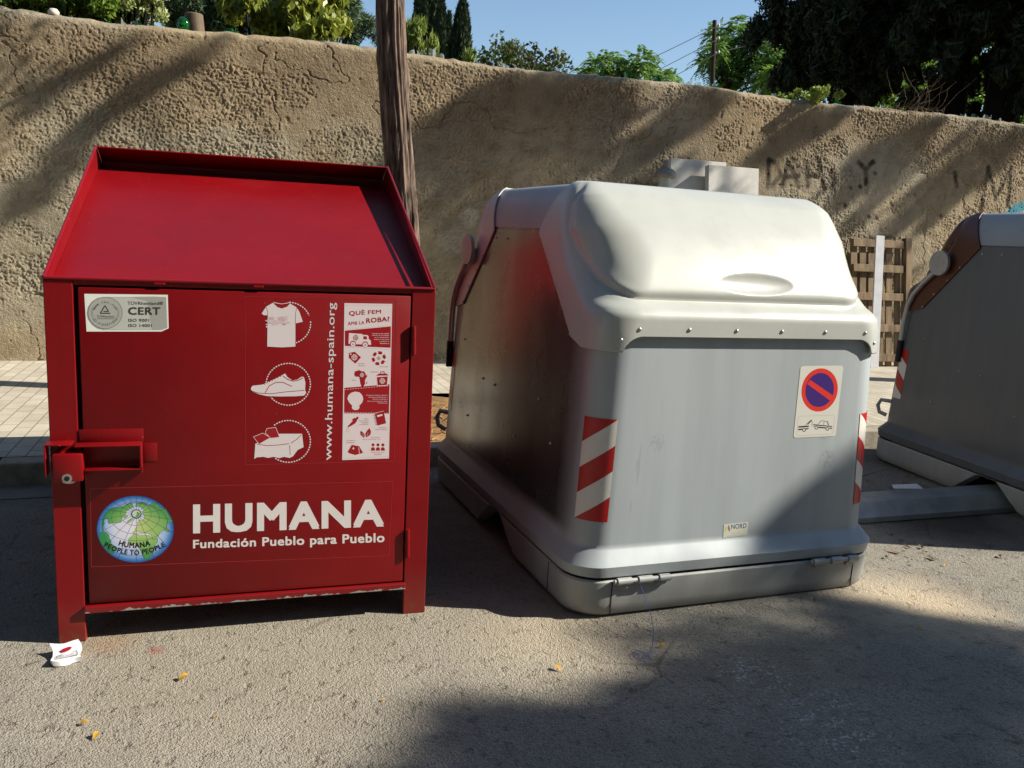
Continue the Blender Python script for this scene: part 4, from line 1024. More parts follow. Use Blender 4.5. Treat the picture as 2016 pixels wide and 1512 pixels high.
def bin_decals():
    Mi = np.array(obj_matrix(bin1).inverted()); o = Mi @ np.array([0, 0, EYE, 1.])
    def fn(px, py, layer):
        d = Mi[:3, :3] @ ray(px, py); y = -.98
        for _ in range(4):
            t = (y-o[1])/d[1]; p = o[:3]+d*t; y = -hy(max(p[2], .28))
        return (p[0], -hy(max(p[2], .28))-.0009-layer*.00008, p[2])
    D = Decal(fn); z = lambda x, y: (1540+x/8.4, 700+y/8.4)
    PW, RD, BL, BK = lin(206, 204, 196), lin(206, 50, 38), lin(58, 28, 112), lin(34, 32, 32)
    pl = [(345, 172), (985, 165), (1008, 195), (882, 1310), (855, 1332), (210, 1360), (184, 1335), (300, 200)]
    D.poly([z(*p) for p in pl], PW, 1)
    cen = z(616, 568)
    # the round sign as an oval that leans with the sheet
    def el(k, n=48): return [z(616+(300*math.cos(a)+16*math.sin(a)*-1.6)*k, 568+358*math.sin(a)*k) for a in np.linspace(0, 2*math.pi, n+1)[:-1]]
    D.poly(el(1.), RD, 2); D.poly(el(.785), BL, 3)
    D.poly([z(*p) for p in ((462, 402), (835, 660), (790, 745), (410, 470))], RD, 4)
    D.line([z(*p) for p in ((285, 1003), (840, 985), (862, 1005), (838, 1280), (815, 1297), (250, 1325), (235, 1305), (262, 1025))], .45, lin(150, 148, 142), 2, True)
    D.poly([z(*p) for p in ((265, 1168), (438, 1156), (436, 1180), (262, 1192))], BK, 2); D.poly([z(*p) for p in ((262, 1212), (330, 1205), (325, 1230), (260, 1234))], BK, 2); D.poly([z(*p) for p in ((385, 1202), (438, 1198), (430, 1212), (395, 1226))], BK, 2)
    D.ring(z(358, 1227), 2.2, 3.5, BK, 3, asp=1.1); D.line([z(*p) for p in ((380, 1146), (480, 1062))], .8, BK, 2); D.line([z(*p) for p in ((415, 1140), (484, 1066))], 1.8, BK, 2); D.line([z(*p) for p in ((482, 1064), (492, 1110), (492, 1165))], .8, BK, 2)
    D.poly([z(*p) for p in ((512, 1134), (824, 1165), (824, 1180), (512, 1152))], BK, 2); D.poly([z(*p) for p in ((590, 1174), (715, 1186), (714, 1206), (592, 1196))], BK, 2); D.poly([z(*p) for p in ((505, 1162), (535, 1168), (530, 1182))], BK, 2); D.poly([z(*p) for p in ((775, 1190), (822, 1194), (820, 1210), (782, 1212))], BK, 2)
    D.line([z(*p) for p in ((590, 1138), (640, 1078), (742, 1088), (768, 1152))], .9, BK, 2); D.line([z(*p) for p in ((690, 1084), (682, 1146))], .8, BK, 2); D.line([z(*p) for p in ((742, 1088), (764, 1152))], 1.6, BK, 2)
    D.ring(z(560, 1192), 2.1, 3.3, BK, 3, asp=1.1); D.ring(z(742, 1210), 2.1, 3.3, BK, 3, asp=1.1)
    D.build('no_parking_sticker', bin1)
    D = Decal(fn); z = lambda x, y: (1400+x/20.16, 1010+y/20.16)
    D.poly([z(*p) for p in ((503, 445), (1470, 345), (1428, 885), (470, 990))], lin(196, 198, 184), 1)
    D.poly([z(*p) for p in ((600, 520), (640, 580), (585, 640), (575, 740), (528, 745), (560, 600))], lin(176, 186, 60), 2); D.poly([z(*p) for p in ((672, 452), (720, 520), (750, 640), (740, 720), (715, 730), (660, 640))], lin(140, 110, 112), 2)
    D.text('NORD', [z(790, 450), z(1410, 390), z(1385, 595), z(800, 640)], lin(70, 76, 120), 2, .012)
    D.text('Engineering', [z(790, 790), z(1140, 755), z(1138, 785), z(788, 820)], lin(150, 146, 138), 2); D.text('SISTEMI DI RACCOLTA RIFIUTI', [z(610, 915), z(1290, 845), z(1288, 870), z(608, 940)], lin(140, 136, 128), 2)
    D.build('maker_sticker', bin1)
    # boot print dust marks
bin_decals()
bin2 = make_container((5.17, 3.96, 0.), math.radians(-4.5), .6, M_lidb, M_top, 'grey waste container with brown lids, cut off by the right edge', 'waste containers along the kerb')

bin2.scale = (1., 1., 1.03)
# guide beam the containers straddle
def beam():
    mb = MB(); prof = [(-.15, .006), (-.15, .035), (-.085, .105), (.085, .105), (.15, .035), (.15, .006)]; n = 6
    vs = [(x, y, z) for x in (-1.65, 1.95) for y, z in prof]
    mb.add(vs, [list(range(n))[::-1], [n+i for i in range(n)]]+[[i, (i+1) % n, n+(i+1) % n, n+i] for i in range(n)])
    o = mb.build('guide_beam', M_beam); o.location = (3.45, 3.885, 0.); o.rotation_euler = (0, 0, .012)
    tag(o, 'faceted galvanised steel beam lying on the road between the containers', 'beam')
    p = on_z(1808, 968, .11); mb = MB(); mb.add([(-.10, 0, 0), (.09, -.035, .0), (.10, .03, .012), (-.07, .05, .006)], [[0, 1, 2, 3]]); mb.add([(-.10, 0, .0015), (.09, -.035, .0015), (.10, .03, .0135), (-.07, .05, .0075)], [[3, 2, 1, 0]])
    o = mb.build('paper_scrap', M_paper); o.location = (p[0], 4.0, .106); tag(o, 'flat white scrap of card lying on the steel beam', 'card')
beam()

# ================================================================== THINGS LEANING ON THE WALL
def leaning():
    # pallet
    root = empty('wooden_pallet', (7.5, 8.42, KH), 0.); tag(root, 'brown wooden pallet standing on end against the wall behind the containers', 'pallet')
    tilt = math.atan2(.26, 1.56); R = Matrix.Rotation(-tilt, 4, 'X')
    def bd(name, a, b, m=M_wood, bev=.003):
        mb = MB(); mb.box(a, b, bev); mb.v = [tuple(R @ Vector(v)) for v in mb.v]; return mb.build(name, m, root)
    for x0, x1 in ((-.42, -.33), (-.29, -.20), (-.165, -.075), (-.03, .06), (.10, .19), (.235, .315)): bd('board', (x0, .0, .0), (x1, .02, random.uniform(1.52, 1.56)))
    for z in (.06, .42, .80, 1.14, 1.44): bd('crosspiece', (-.42, -.045, z), (.33, -.002, z+.09))
    bd('stringer', (.345, -.06, 0), (.43, .022, 1.57))
    mb = MB(); mb.box((-.06, -.01, 0), (.06, .01, 1.57), .002); R2 = Matrix.Rotation(-math.atan2(.17, 1.56), 4, 'X'); mb.v = [tuple(R2 @ Vector(v)) for v in mb.v]
    o = mb.build('white_plank', M_whitep); o.location = (7.33, 8.31, KH); tag(o, 'narrow white plank leaning upright against the pallet', 'plank')
    # white panels
    def panel(x0, x1, zt, yb, yt, th, label):
        mb = MB(); h = zt-KH; mb.box((x0, 0, 0), (x1, th, h), .003); Rr = Matrix.Rotation(-math.atan2(yt-yb, h), 4, 'X'); mb.v = [tuple(Rr @ Vector(v)) for v in mb.v]
        mb.v = [(v[0], v[1], v[2]) for v in mb.v]; o = mb.build('white_board', M_white); o.location = (0, yb, KH); tag(o, label, 'board', 'white boards against the wall')
    panel(4.55, 5.24, 2.405, 8.35, 8.60, .05, 'wider white board half covered by another, leaning on the wall')
    panel(4.94, 5.57, 2.36, 8.16, 8.46, .08, 'thick white board leaning in front of another white board')
    # capped post
    root = empty('bollard_lamp', (4.36, 8.33, KH)); root.scale = (1.15, 1.15, 1.035); tag(root, 'pale post with a weathered domed metal cap before the wall', 'bollard')
    mb = MB(); mb.lathe([(.055, 0), (.055, 1.96)], (0, 0, 0), 18); mb.build('post', plain('pale_tube', lin(176, 186, 180), .35, 0, .15, 10), root, auto=40)
    mb = MB(); mb.lathe([(.075, 1.955), (.092, 1.965), (.098, 1.985), (.085, 2.02), (.06, 2.045), (.03, 2.055), (.028, 2.12), (.024, 2.125)], (0, 0, 0), 22); mb.build('cap', plain('worn_metal_cap', lin(150, 142, 130), .55, .1, .45, 18), root, auto=40)
leaning()

# ================================================================== VEGETATION
def leaf_quads(C, D_, L, W_, fold=.25):
    """diamond leaves: centres C, axis D_, length L, width W_"""
    n = len(C); D_ = D_/(np.linalg.norm(D_, axis=1, keepdims=True)+1e-9); r = RNG.normal(size=(n, 3)); S = np.cross(D_, r); S /= np.linalg.norm(S, axis=1, keepdims=True)+1e-9
    N = np.cross(D_, S); L = np.broadcast_to(L, (n,))[:, None]; W_ = np.broadcast_to(W_, (n,))[:, None]
    a = C-D_*L/2; b = C+S*W_/2+N*W_*fold-D_*L*.05; c = C+D_*L/2; d = C-S*W_/2+N*W_*fold-D_*L*.05
    V = np.stack([a, b, c, d], 1).reshape(-1, 3); return V
def quads(n): return np.arange(4*n).reshape(-1, 4)
def leaves_obj(name, Vs, mat, parent, off):
    V = np.concatenate(Vs)-np.array(off); return np_mesh(name, V, quads(len(V)//4), mat, parent, False)
def rnd_in_sphere(n):
    v = RNG.normal(size=(n, 3)); v /= np.linalg.norm(v, axis=1, keepdims=True); return v*RNG.random((n, 1))**(1/3.)

def trunk_mesh(mb, base, top, r0, r1, n=12, k=10, bend=.1):
    base = np.array(base, float); top = np.array(top, float); ax = top-base; pts = []; b1 = RNG.normal(size=3)*bend; b1[2] = 0
    for i in range(k+1): t = i/k; pts.append(tuple(base+ax*t+b1*math.sin(math.pi*t)*np.linalg.norm(ax)*.25))
    mb.tube(pts, [r0+(r1-r0)*i/k for i in range(k+1)], n); return pts

# the street tree by the kerb
def street_tree():
    p0 = np.array([1.50, 6.66, .08]); root = empty('street_tree', tuple(p0)); tag(root, 'grey-brown fissured tree trunk rising between the red bank and grey container', 'tree')
    nz, na = 420, 110; zs = np.linspace(.05, 5.2, nz); A = np.linspace(0, 2*math.pi, na, endpoint=False); V = []
    pts = [(on_y(x, y, 6.66)) for x, y in ((795, 440), (782, 250), (772, 120), (769, 0))]
    zc = [p[2] for p in pts]; xc = [p[0] for p in pts]
    for z in zs:
        cx = np.interp(z, [.05]+zc+[5.2], [1.36]+xc+[xc[-1]-.13]); r = np.interp(z, [.05, .4, 1.5, 2.3, 3.1, 5.2], [.15, .122, .111, .106, .098, .085])
        u = A/(2*math.pi)*34; tw = z*.12
        rid = np.abs(vnoise((u+tw)*1.0 % 34, np.full(na, z*.7), 5)-.5)*2; fine = vnoise(u*3, np.full(na, z*7), 6)
        big = vnoise(u*.25, np.full(na, z*1.1), 8)
        rr = r*(1+.05*(big-.5)+.22*(rid-.4)+.12*(fine-.5))
        # knot at the right side
        kn = .03*np.exp(-((z-2.62)/.12)**2)*np.exp(-((np.abs(A-.0))/.6)**2)
        V.append(np.stack([cx+(rr+kn)*np.cos(A), 6.66+(rr+kn)*np.sin(A), np.full(na, z)], 1))
    V = np.concatenate(V)-p0; idx = np.arange(nz*na).reshape(nz, na); nx = np.roll(idx, -1, 1)
    np_mesh('trunk', V, np.stack([idx[:-1], nx[:-1], nx[1:], idx[1:]], -1).reshape(-1, 4), M_bark, root)
    mb = MB(); Vs = []; top = np.array([xc[-1]-.13, 6.66, 5.15])
    for k in range(9):
        d = np.array([math.cos(k*2.4), math.sin(k*2.4), random.uniform(.5, 1.3)]); e = top+d*random.uniform(1.2, 2.0); mb.tube([tuple(top-np.array([0, 0, .3])), tuple((top+e)/2+RNG.normal(size=3)*.1), tuple(e)], [.06, .035, .015], 7)
        for q in range(7): c = e+RNG.normal(size=3)*.5; n = 60; Vs.append(leaf_quads(c+rnd_in_sphere(n)*.4, RNG.normal(size=(n, 3)), .10, .045))
    mb.build('limbs', M_bark, root, off=tuple(p0)); leaves_obj('crown', Vs, M_l_shade, root, p0)
street_tree()

# street trees beyond the right edge of the view; their crowns throw the shade on the wall, road and container front
S3 = np.array(SUN)/SUN.x
def inpoly(P, poly):
    x, y = P[:, 0], P[:, 1]; r = np.zeros(len(P), bool); n = len(poly)
    for i in range(n):
        (x1, y1), (x2, y2) = poly[i], poly[(i+1) % n]
        c = ((y1 > y) != (y2 > y)) & (x < (x2-x1)*(y-y1)/(y2-y1+1e-12)+x1); r ^= c
    return r
def shade_tree(name_label, base, jobs, trunk_r=.17, fork=4.2, group='street trees past the right edge'):
    root = empty('street_tree', tuple(base)); tag(root, name_label, 'tree', group)
    base = np.array(base, float); mb = MB(); Vs = []; clumps = []
    for poly, plane, dens, t0, t1, rad in jobs:
        poly = np.array(poly, float); lo, hi = poly.min(0), poly.max(0); n = int(dens)
        P = lo+(hi-lo)*RNG.random((n*6, 2)); P = P[inpoly(P, poly)][:n]
        for p in P:
            q = on_z(p[0], p[1], 0.) if plane == 'road' else (on_y(p[0], p[1], 3.0) if plane == 'bin' else on_y(p[0], p[1], YW))
            clumps.append((q+S3*random.uniform(t0, t1), rad*random.uniform(.6, 1.2)))
    def spared(c):
        q = c-S3*((8.42-c[1])/(-S3[1])); return 4.45 < q[0] < 5.65 and 1.65 < q[2] < 2.5 and RNG.random() < .82
    clumps = [k for k in clumps if not spared(k[0])]
    for c, r in clumps:
        n = int(70*(r/.22)**1.5)+14; Vs.append(leaf_quads(c+rnd_in_sphere(n)*r*np.array([1, 1, .8]), RNG.normal(size=(n, 3)), RNG.uniform(.06, .11, n), RNG.uniform(.03, .05, n)))
    C = np.array([c for c, r in clumps]); mid = C.mean(0); f = base+np.array([0, 0, fork])+(mid-base)*np.array([.12, .12, 0])
    tr = MB(); trunk_mesh(tr, base, f, trunk_r, trunk_r*.7, 12, 10, .04); tr.build('trunk', M_bark, root, off=tuple(base))
    # limbs to a spread of clumps
    pick = C[RNG.choice(len(C), min(16, len(C)), False)]
    for e in pick:
        m_ = f*.5+e*.5+np.array([0, 0, .25])+RNG.normal(size=3)*.15; mb.tube([tuple(f-np.array([0, 0, .15])), tuple(m_), tuple(e)], [.06, .035, .01], 6)
    mb.build('limbs', M_bark, root, off=tuple(base)); leaves_obj('crown', Vs, M_l_shade, root, base)
# wall streaks
W_MAIN = [(1020, 132), (930, 180), (812, 258), (800, 330), (800, 700), (1250, 700), (1250, 380), (1150, 330), (1140, 300), (1190, 250), (1330, 168), (1180, 150)]
W_R1 = [(1400, 190), (1330, 240), (1240, 310), (1270, 318), (1400, 240), (1440, 200)]
W_R2 = [(1560, 235), (1520, 275), (1470, 312), (1510, 315), (1600, 270), (1690, 215), (1660, 205)]
W_R3 = [(1760, 240), (1690, 300), (1640, 420), (1700, 430), (1830, 300), (1880, 250)]
W_R4 = [(1900, 260), (1830, 350), (1750, 450), (1850, 440), (1960, 330), (2016, 280)]
W_X = [(1180, 160), (1420, 185), (1330, 260), (1180, 330), (1120, 300)]
W_PAL = [(1690, 480), (1790, 470), (1790, 700), (1690, 700)]
W_L1 = [(400, 96), (362, 112), (240, 180), (0, 300), (0, 368), (60, 340), (250, 222), (400, 118)]
W_L2 = [(228, 96), (150, 140), (0, 210), (0, 250), (140, 178), (230, 108)]
W_L3 = [(150, 310), (60, 350), (0, 390), (0, 430), (100, 390), (190, 330)]
shade_tree('leafy street tree shading the garden wall', (9.6, 6.7, .05),
    [(W_MAIN, 'wall', 120, 7.2, 8.6, .24), (W_R1, 'wall', 18, 7.2, 8.4, .11), (W_R2, 'wall', 20, 7.2, 8.4, .11), (W_R3, 'wall', 34, 7.0, 8.2, .12), (W_R4, 'wall', 34, 7.0, 8.2, .12), (W_PAL, 'wall', 8, 6.8, 8, .1),
     (W_L1, 'wall', 16, 7.6, 9., .085), (W_L2, 'wall', 8, 7.6, 9., .07), (W_L3, 'wall', 9, 7.6, 9., .09), (W_X, 'wall', 26, 7., 8.4, .1)])
R_MAIN = [(1250, 1240), (1430, 1222), (1570, 1188), (1710, 1180), (1780, 1205), (1880, 1250), (2016, 1275), (2100, 1300), (2100, 1600), (940, 1600), (890, 1470), (950, 1400), (1060, 1420), (1180, 1400), (1260, 1370), (1340, 1310), (1290, 1260)]
R_B = [(925, 1275), (1000, 1268), (1010, 1310), (960, 1345), (915, 1330)]
B_F = [(1540, 1045), (1590, 1000), (1660, 935), (1740, 890), (1745, 1060), (1620, 1090), (1500, 1120)]
shade_tree('leafy street tree shading the road in front of the grey container', (14.2, -2.2, 0.),
    [(R_MAIN, 'road', 165, 10., 13., .22), (B_F, 'bin', 60, 10., 12.5, .12)], .2, 5.)

# an unseen row of foliage added behind the camera to cut sky light
def sky_block_hedge():
    root = empty('sky_block_hedge', (4., -8.6, 0.)); tag(root, 'tall dark foliage added behind the camera to block sky light', 'sky_block_hedge')
    n = 30000; P = np.stack([RNG.uniform(-16, 26, n), -8.6+RNG.normal(size=n)*.35, RNG.random(n)*10.5], 1); P[:, 1] += .5*(vnoise(P[:, 0]*1.2, P[:, 2]*1.2, 4)-.5)
    leaves_obj('foliage', [leaf_quads(P, RNG.normal(size=(n, 3)), .45, .3)], M_l_cyp, root, (4., -8.6, 0.))
sky_block_hedge()
# unseen trees added to dim the sky: one roofs the road, one stands left
def sky_dimming_tree(label, b, fork, cen, rad, k_):
    b = np.array(b); f = b+np.array(fork); root = empty('street_tree', tuple(b)); tag(root, label, 'tree')
    mb = MB(); trunk_mesh(mb, b, f, .24, .16); mb.build('trunk', M_bark, root, off=tuple(b)); mb = MB(); Vs = []
    for k in range(k_):
        u = rnd_in_sphere(1)[0]*np.array(rad)+np.array(cen); n = 70
        Vs.append(leaf_quads(u+rnd_in_sphere(n)*.62*np.array([1, 1, .6]), RNG.normal(size=(n, 3)), .2, .11))
        if k % 12 == 0: mb.tube([tuple(f-np.array([0, 0, .2])), tuple((f+u)/2+np.array([0, 0, .4])), tuple(u)], [.09, .05, .02], 7)
    mb.build('limbs', M_bark, root, off=tuple(b)); leaves_obj('crown', Vs, M_l_shade, root, b)
sky_dimming_tree('wide-crowned tree added behind the camera to dim the sky over the road', [-2.6, -4.6, 0.], [.4, .3, 5.2], [-.8, -1.2, 7.6], [5.8, 4.6, 1.5], 330)
sky_dimming_tree('low bushy tree added past the left edge to dim the sky', [-8.6, 6.4, .05], [.1, -.4, 2.2], [-8.4, 3.6, 4.2], [2.2, 5., 3.], 260)
# --- beyond the wall
def blobs(x0, x1, y0, y1, n, r): return [(random.uniform(x0, x1), random.uniform(y0, y1), random.uniform(r*.7, r*1.3)) for _ in range(n)]
def bush(name, label, cat, px_list, Y, n, L, W_, mat, base_z=.0, group=None, hang=0., stem=M_bark2, sr=1., clump=.3, updir=None, dens=3.2):
    c0 = on_y(px_list[0][0], px_list[0][1], Y); base = np.array([np.mean([on_y(p[0], p[1], Y)[0] for p in px_list]), Y, base_z])
    root = empty(name, tuple(base)); tag(root, label, cat, group); Vs = []; mb = MB(); f = base+np.array([0, 0, 1.2 if base_z < 2 else .22])
    mb.tube([tuple(base), tuple(f)], [.07*sr, .05*sr], 7)
    for (px, py, r) in px_list:
        c = on_y(px, py, Y)+np.array([0, random.uniform(-.5, .5), 0]); k = max(6, int(dens*n*(r**2)/1600.)); rr = r/F*Y/.93
        mb.tube([tuple(f), tuple((f+c)/2+RNG.normal(size=3)*.12), tuple(c)], [.04*sr, .025*sr, .01*sr], 6)
        ncl = max(3, int(r/7)); cc = c+rnd_in_sphere(ncl)*rr*np.array([1, 1, .9])
        for q in cc:
            m_ = max(4, k//ncl); P = q+rnd_in_sphere(m_)*max(clump*.3, rr*.6); d = RNG.normal(size=(m_, 3))
            if hang: d = d*.45+np.array([0, 0, -hang])
            if updir: d = d*.35+np.array([0, 0, updir])
            Vs.append(leaf_quads(P, d, L*RNG.uniform(.7, 1.2, m_), W_*RNG.uniform(.7, 1.2, m_)))
    mb.build('stems', stem, root, off=tuple(base)); leaves_obj('foliage', Vs, mat, root, base)

def cypress(label, px, top_y, wpx, Y, seed):
    g = on_y(px, 110, Y); xt = on_y(px, top_y, Y); H = xt[2]; w_ = wpx/F*Y/.93/2; base = np.array([g[0], Y, 0.]); root = empty('cypress_tree', tuple(base)); tag(root, label, 'tree', 'slim cypresses beyond the wall')
    mb = MB(); mb.tube([tuple(base), (g[0], Y, H*.7)], [.18, .06], 8); mb.build('trunk', M_bark2, root, off=tuple(base))
    n = 9000; z = RNG.random(n)**.8*H; a = RNG.random(n)*2*math.pi; prof = np.clip(np.interp(z/H, [0, .1, .35, .6, .85, .95, 1], [.6, .9, 1, .93, .6, .33, .03]), 0, 1)
    lump = .78+.5*(vnoise(a*2.2+seed*9, z*1.1, seed)-.35); r = w_*prof*lump*(.75+.3*RNG.random(n)**.5)
    C = np.stack([base[0]+r*np.cos(a), Y+r*np.sin(a), z], 1); d = np.stack([np.cos(a)*.35, np.sin(a)*.35, np.ones(n)], 1)+RNG.normal(size=(n, 3))*.28
    leaves_obj('crown', [leaf_quads(C, d, RNG.uniform(.2, .42, n), RNG.uniform(.07, .13, n))], M_l_cyp, root, base)
cypress('tall dark cypress with its tip cut off above the wall', 836, -110, 66, 34, 1); cypress('mid-height cypress, second of the dark row', 866, -4, 42, 33, 2)
cypress('thin dark cypress squeezed between two broader ones', 882, 26, 20, 36, 3); cypress('broad cypress at the right end of the row', 907, -6, 58, 33, 4)

def frond_tree(label, blobs, Y, nfr, flen, mat, trunk_px, seed=0):
    b = on_y(trunk_px[0], trunk_px[1], Y); base = np.array([b[0], Y, 0.]); root = empty('feathery_tree', tuple(base)); tag(root, label, 'tree', 'feathery-leaved trees beyond the wall'); Vs = []; mb = MB(); fork = np.array([b[0], Y, b[2]])
    mb.tube([tuple(base), tuple(fork)], [.14, .09], 8)
    for px, py, r in blobs:
        c = on_y(px, py, Y)+np.array([0, random.uniform(-.8, .8), 0]); rr = r/F*Y/.93; mb.tube([tuple(fork), tuple((fork+c)/2+RNG.normal(size=3)*.15), tuple(c)], [.06, .035, .012], 6)
        for k in range(max(6, int(2.6*nfr*r*r/900))):
            o = c+rnd_in_sphere(1)[0]*rr*.8; out = (o-c); out[2] *= .4; out = out/(np.linalg.norm(out)+1e-6)+RNG.normal(size=3)*.5; out /= np.linalg.norm(out); m_ = 11; t = np.linspace(.1, 1, m_)
            pts = o+out*flen*t[:, None]*rr**.3+np.array([0, 0, -1.])*(flen*.42*t**2)[:, None]; sd = np.cross(out, [0, 0, 1.]); sd /= np.linalg.norm(sd)+1e-6
            for s in (-1, 1): ll = flen*.30*(1.1-.75*t); Vs.append(leaf_quads(pts+sd*s*ll[:, None]*.5, np.tile(sd*s+out*.5+np.array([0, 0, -.35]), (m_, 1)), ll, ll*.34, .1))
    mb.build('limbs', M_bark2, root, off=tuple(base)); leaves_obj('crown', Vs, mat, root, base)
frond_tree('tall feathery green tree right of the wooden pole', [(1440, 60, 24), (1475, 80, 30), (1505, 60, 22), (1420, 100, 26), (1460, 120, 34), (1500, 120, 34), (1395, 125, 18), (1530, 150, 30), (1440, 150, 26), (1490, 165, 34), (1385, 105, 14), (1545, 110, 22), (1470, 40, 14)], 27, 32, .75, M_l_fern, (1432, 190))
frond_tree('low feathery green tree left of the wooden pole', [(1180, 130, 24), (1215, 120, 22), (1250, 130, 28), (1275, 150, 22), (1150, 140, 16), (1310, 130, 14), (1335, 150, 14), (1225, 150, 30), (1330, 172, 16), (1300, 160, 18)], 24, 32, .6, M_l_fern, (1240, 200))
bush('broadleaf_shrub', 'dense mid-green shrub peeking over the wall at far left', 'shrub', [(20, -6, 26), (65, 0, 24), (110, 2, 22), (150, 4, 24), (190, 4, 24), (-30, -10, 26), (215, -6, 20)]+blobs(-20, 225, -14, 30, 34, 18), 10.2, 420, .10, .03, M_l_olean)
bush('pale_shrub', 'pale green small-leaved shrub behind the bottle shards', 'shrub', [(225, 8, 16), (250, 12, 22), (280, 12, 24), (305, 20, 20), (265, -8, 24), (300, -6, 20)]+blobs(220, 320, -10, 30, 12, 16), 10.6, 520, .06, .025, M_l_pale)
bush('pine_tree', 'grey-green pine behind the log on the wall', 'tree', [(330, 12, 26), (360, 0, 30), (390, 22, 24), (415, 10, 30), (350, 30, 18), (440, 40, 24), (470, 20, 30), (430, 60, 14), (720, 70, 20), (700, 40, 22), (690, 85, 14)]+blobs(320, 700, -20, 60, 30, 26), 15.5, 380, .22, .02, M_l_pine, clump=.4)
bush('citrus_tree', 'yellow-green broad-leaved tree with drooping leaves left of the trunk', 'tree', [(450, 12, 26), (490, 30, 30), (530, 20, 34), (560, 50, 26), (590, 25, 36), (630, 30, 36), (655, 55, 28), (670, 20, 24), (600, 62, 24), (520, 56, 22), (640, 72, 18), (570, -10, 40), (640, -10, 40), (480, -8, 34), (685, 40, 16), (545, 75, 14)], 11.2, 120, .17, .062, M_l_citrus, hang=.8)
bush('young_conifer', 'small light yellow-green conifer just right of the trunk', 'shrub', [(815, 70, 14), (826, 90, 16), (838, 100, 14), (810, 95, 12), (822, 55, 9), (846, 88, 9), (800, 60, 9), (930, 108, 8)], 13.5, 800, .22, .022, M_l_yg, updir=1.)
bush('rose_bush', 'dark reddish bush on the wall top left of the pale blue sky', 'shrub', [(960, 112, 14), (985, 114, 16), (1005, 108, 20), (1028, 114, 18), (1015, 92, 14), (948, 114, 9), (962, 97, 8), (1040, 122, 12), (995, 96, 10)]+blobs(945, 1045, 104, 126, 18, 9), 9.35, 330, .06, .034, M_l_rose, clump=.3, dens=1.4, sr=.18, base_z=1.6)
bush('rose_bush', 'low dark bush of few leaves hanging over the bottle glass, right of the taller one', 'shrub', [(1048, 124, 12), (1064, 122, 15), (1085, 124, 15), (1104, 130, 13), (1120, 132, 9)]+blobs(1040, 1128, 122, 138, 16, 8), 9.3, 330, .06, .034, M_l_rose, clump=.3, dens=1.4, sr=.18, base_z=1.6)
bush('wall_plant', 'small yellow-green plant rooted on the wall top under the dark trees', 'plant', [(1575, 186, 7), (1592, 190, 8), (1610, 194, 7), (1622, 198, 5)]+blobs(1570, 1625, 182, 200, 12, 7), 9.0, 700, .05, .035, M_l_yg, clump=.16, sr=.1, base_z=3.0)

def dark_tree(label, px, Y, blobs, trunk_w, n):
    b = on_y(px, 200, Y); base = np.array([b[0], Y, 0.]); root = empty('dark_conifer', tuple(base)); tag(root, label, 'tree', 'dark conifers at upper right'); mb = MB()
    top = (b[0]+.2, Y, on_y(px, -330, Y)[2]); tw = trunk_w/F*Y/.93/2; trunk_mesh(mb, base, top, tw*1.1, tw*.5, 12, 10, .03); mb.build('trunk', M_bark2, root, off=tuple(base)); mb = MB(); Vs = []
    for bi, (bx, by, r) in enumerate(blobs):
        c = on_y(bx, by, Y)+np.array([0, random.uniform(-1.3, 1.), 0]); rr = r/F*Y/.93; o = np.array([b[0]+.1, Y, c[2]+random.uniform(-.1, .3)])
        for k in range(9):
            q = c+rnd_in_sphere(1)[0]*rr; m_ = max(8, int(n*r/60)); d = RNG.normal(size=(m_, 3))*.55+np.array([0, 0, -.55]); Vs.append(leaf_quads(q+rnd_in_sphere(m_)*rr*.45*np.array([1, 1, 1.2]), d, RNG.uniform(.12, .28, m_), RNG.uniform(.025, .06, m_)))
    leaves_obj('crown', Vs, M_l_dark, root, base)
dark_tree('dark drooping conifer at the left edge of the shaded grove', 1650, 15.5, blobs(1560, 1730, -140, 60, 26, 46)+blobs(1530, 1600, -40, 70, 8, 24)+blobs(1560, 1640, 20, 120, 14, 26)+blobs(1600, 1740, 50, 150, 22, 30)+blobs(1610, 1690, 110, 205, 13, 22), 30, 120)
dark_tree('dark conifer with a thick black trunk in the middle of the grove', 1850, 14.0, blobs(1720, 1900, -140, 60, 34, 46)+blobs(1740, 1890, 40, 130, 20, 30)+blobs(1770, 1860, 130, 230, 9, 20), 82, 120)
dark_tree('dark conifer with a broad trunk at the far right of the grove', 1965, 13.2, blobs(1880, 2060, -140, 80, 34, 46)+blobs(1920, 2060, 60, 170, 20, 30)+blobs(1930, 2050, 170, 250, 9, 22), 95, 120)
dark_tree('dark conifer past the right edge, shading the grove', 2230, 13.0, blobs(2060, 2420, -420, 200, 50, 70), 90, 60)
dark_tree('dense dark conifer past the right edge on the street side of the grove', 2330, 11.6, blobs(2130, 2500, -560, 120, 60, 80), 90, 60)
bush('background_tree', 'sunlit bright green tree seen through gaps in the dark grove', 'tree', [(1560, 150, 30), (1600, 120, 30), (1650, 170, 30), (1720, 130, 30), (1740, 160, 34), (1800, 60, 26), (1830, 100, 30), (1700, 180, 30), (1900, 80, 26), (1920, 110, 30), (1640, 90, 26), (1780, 190, 30)]+blobs(1540, 2000, 40, 200, 30, 30)+blobs(1560, 2030, 150, 250, 34, 26), 21, 200, .2, .1, M_l_bright, clump=.7)

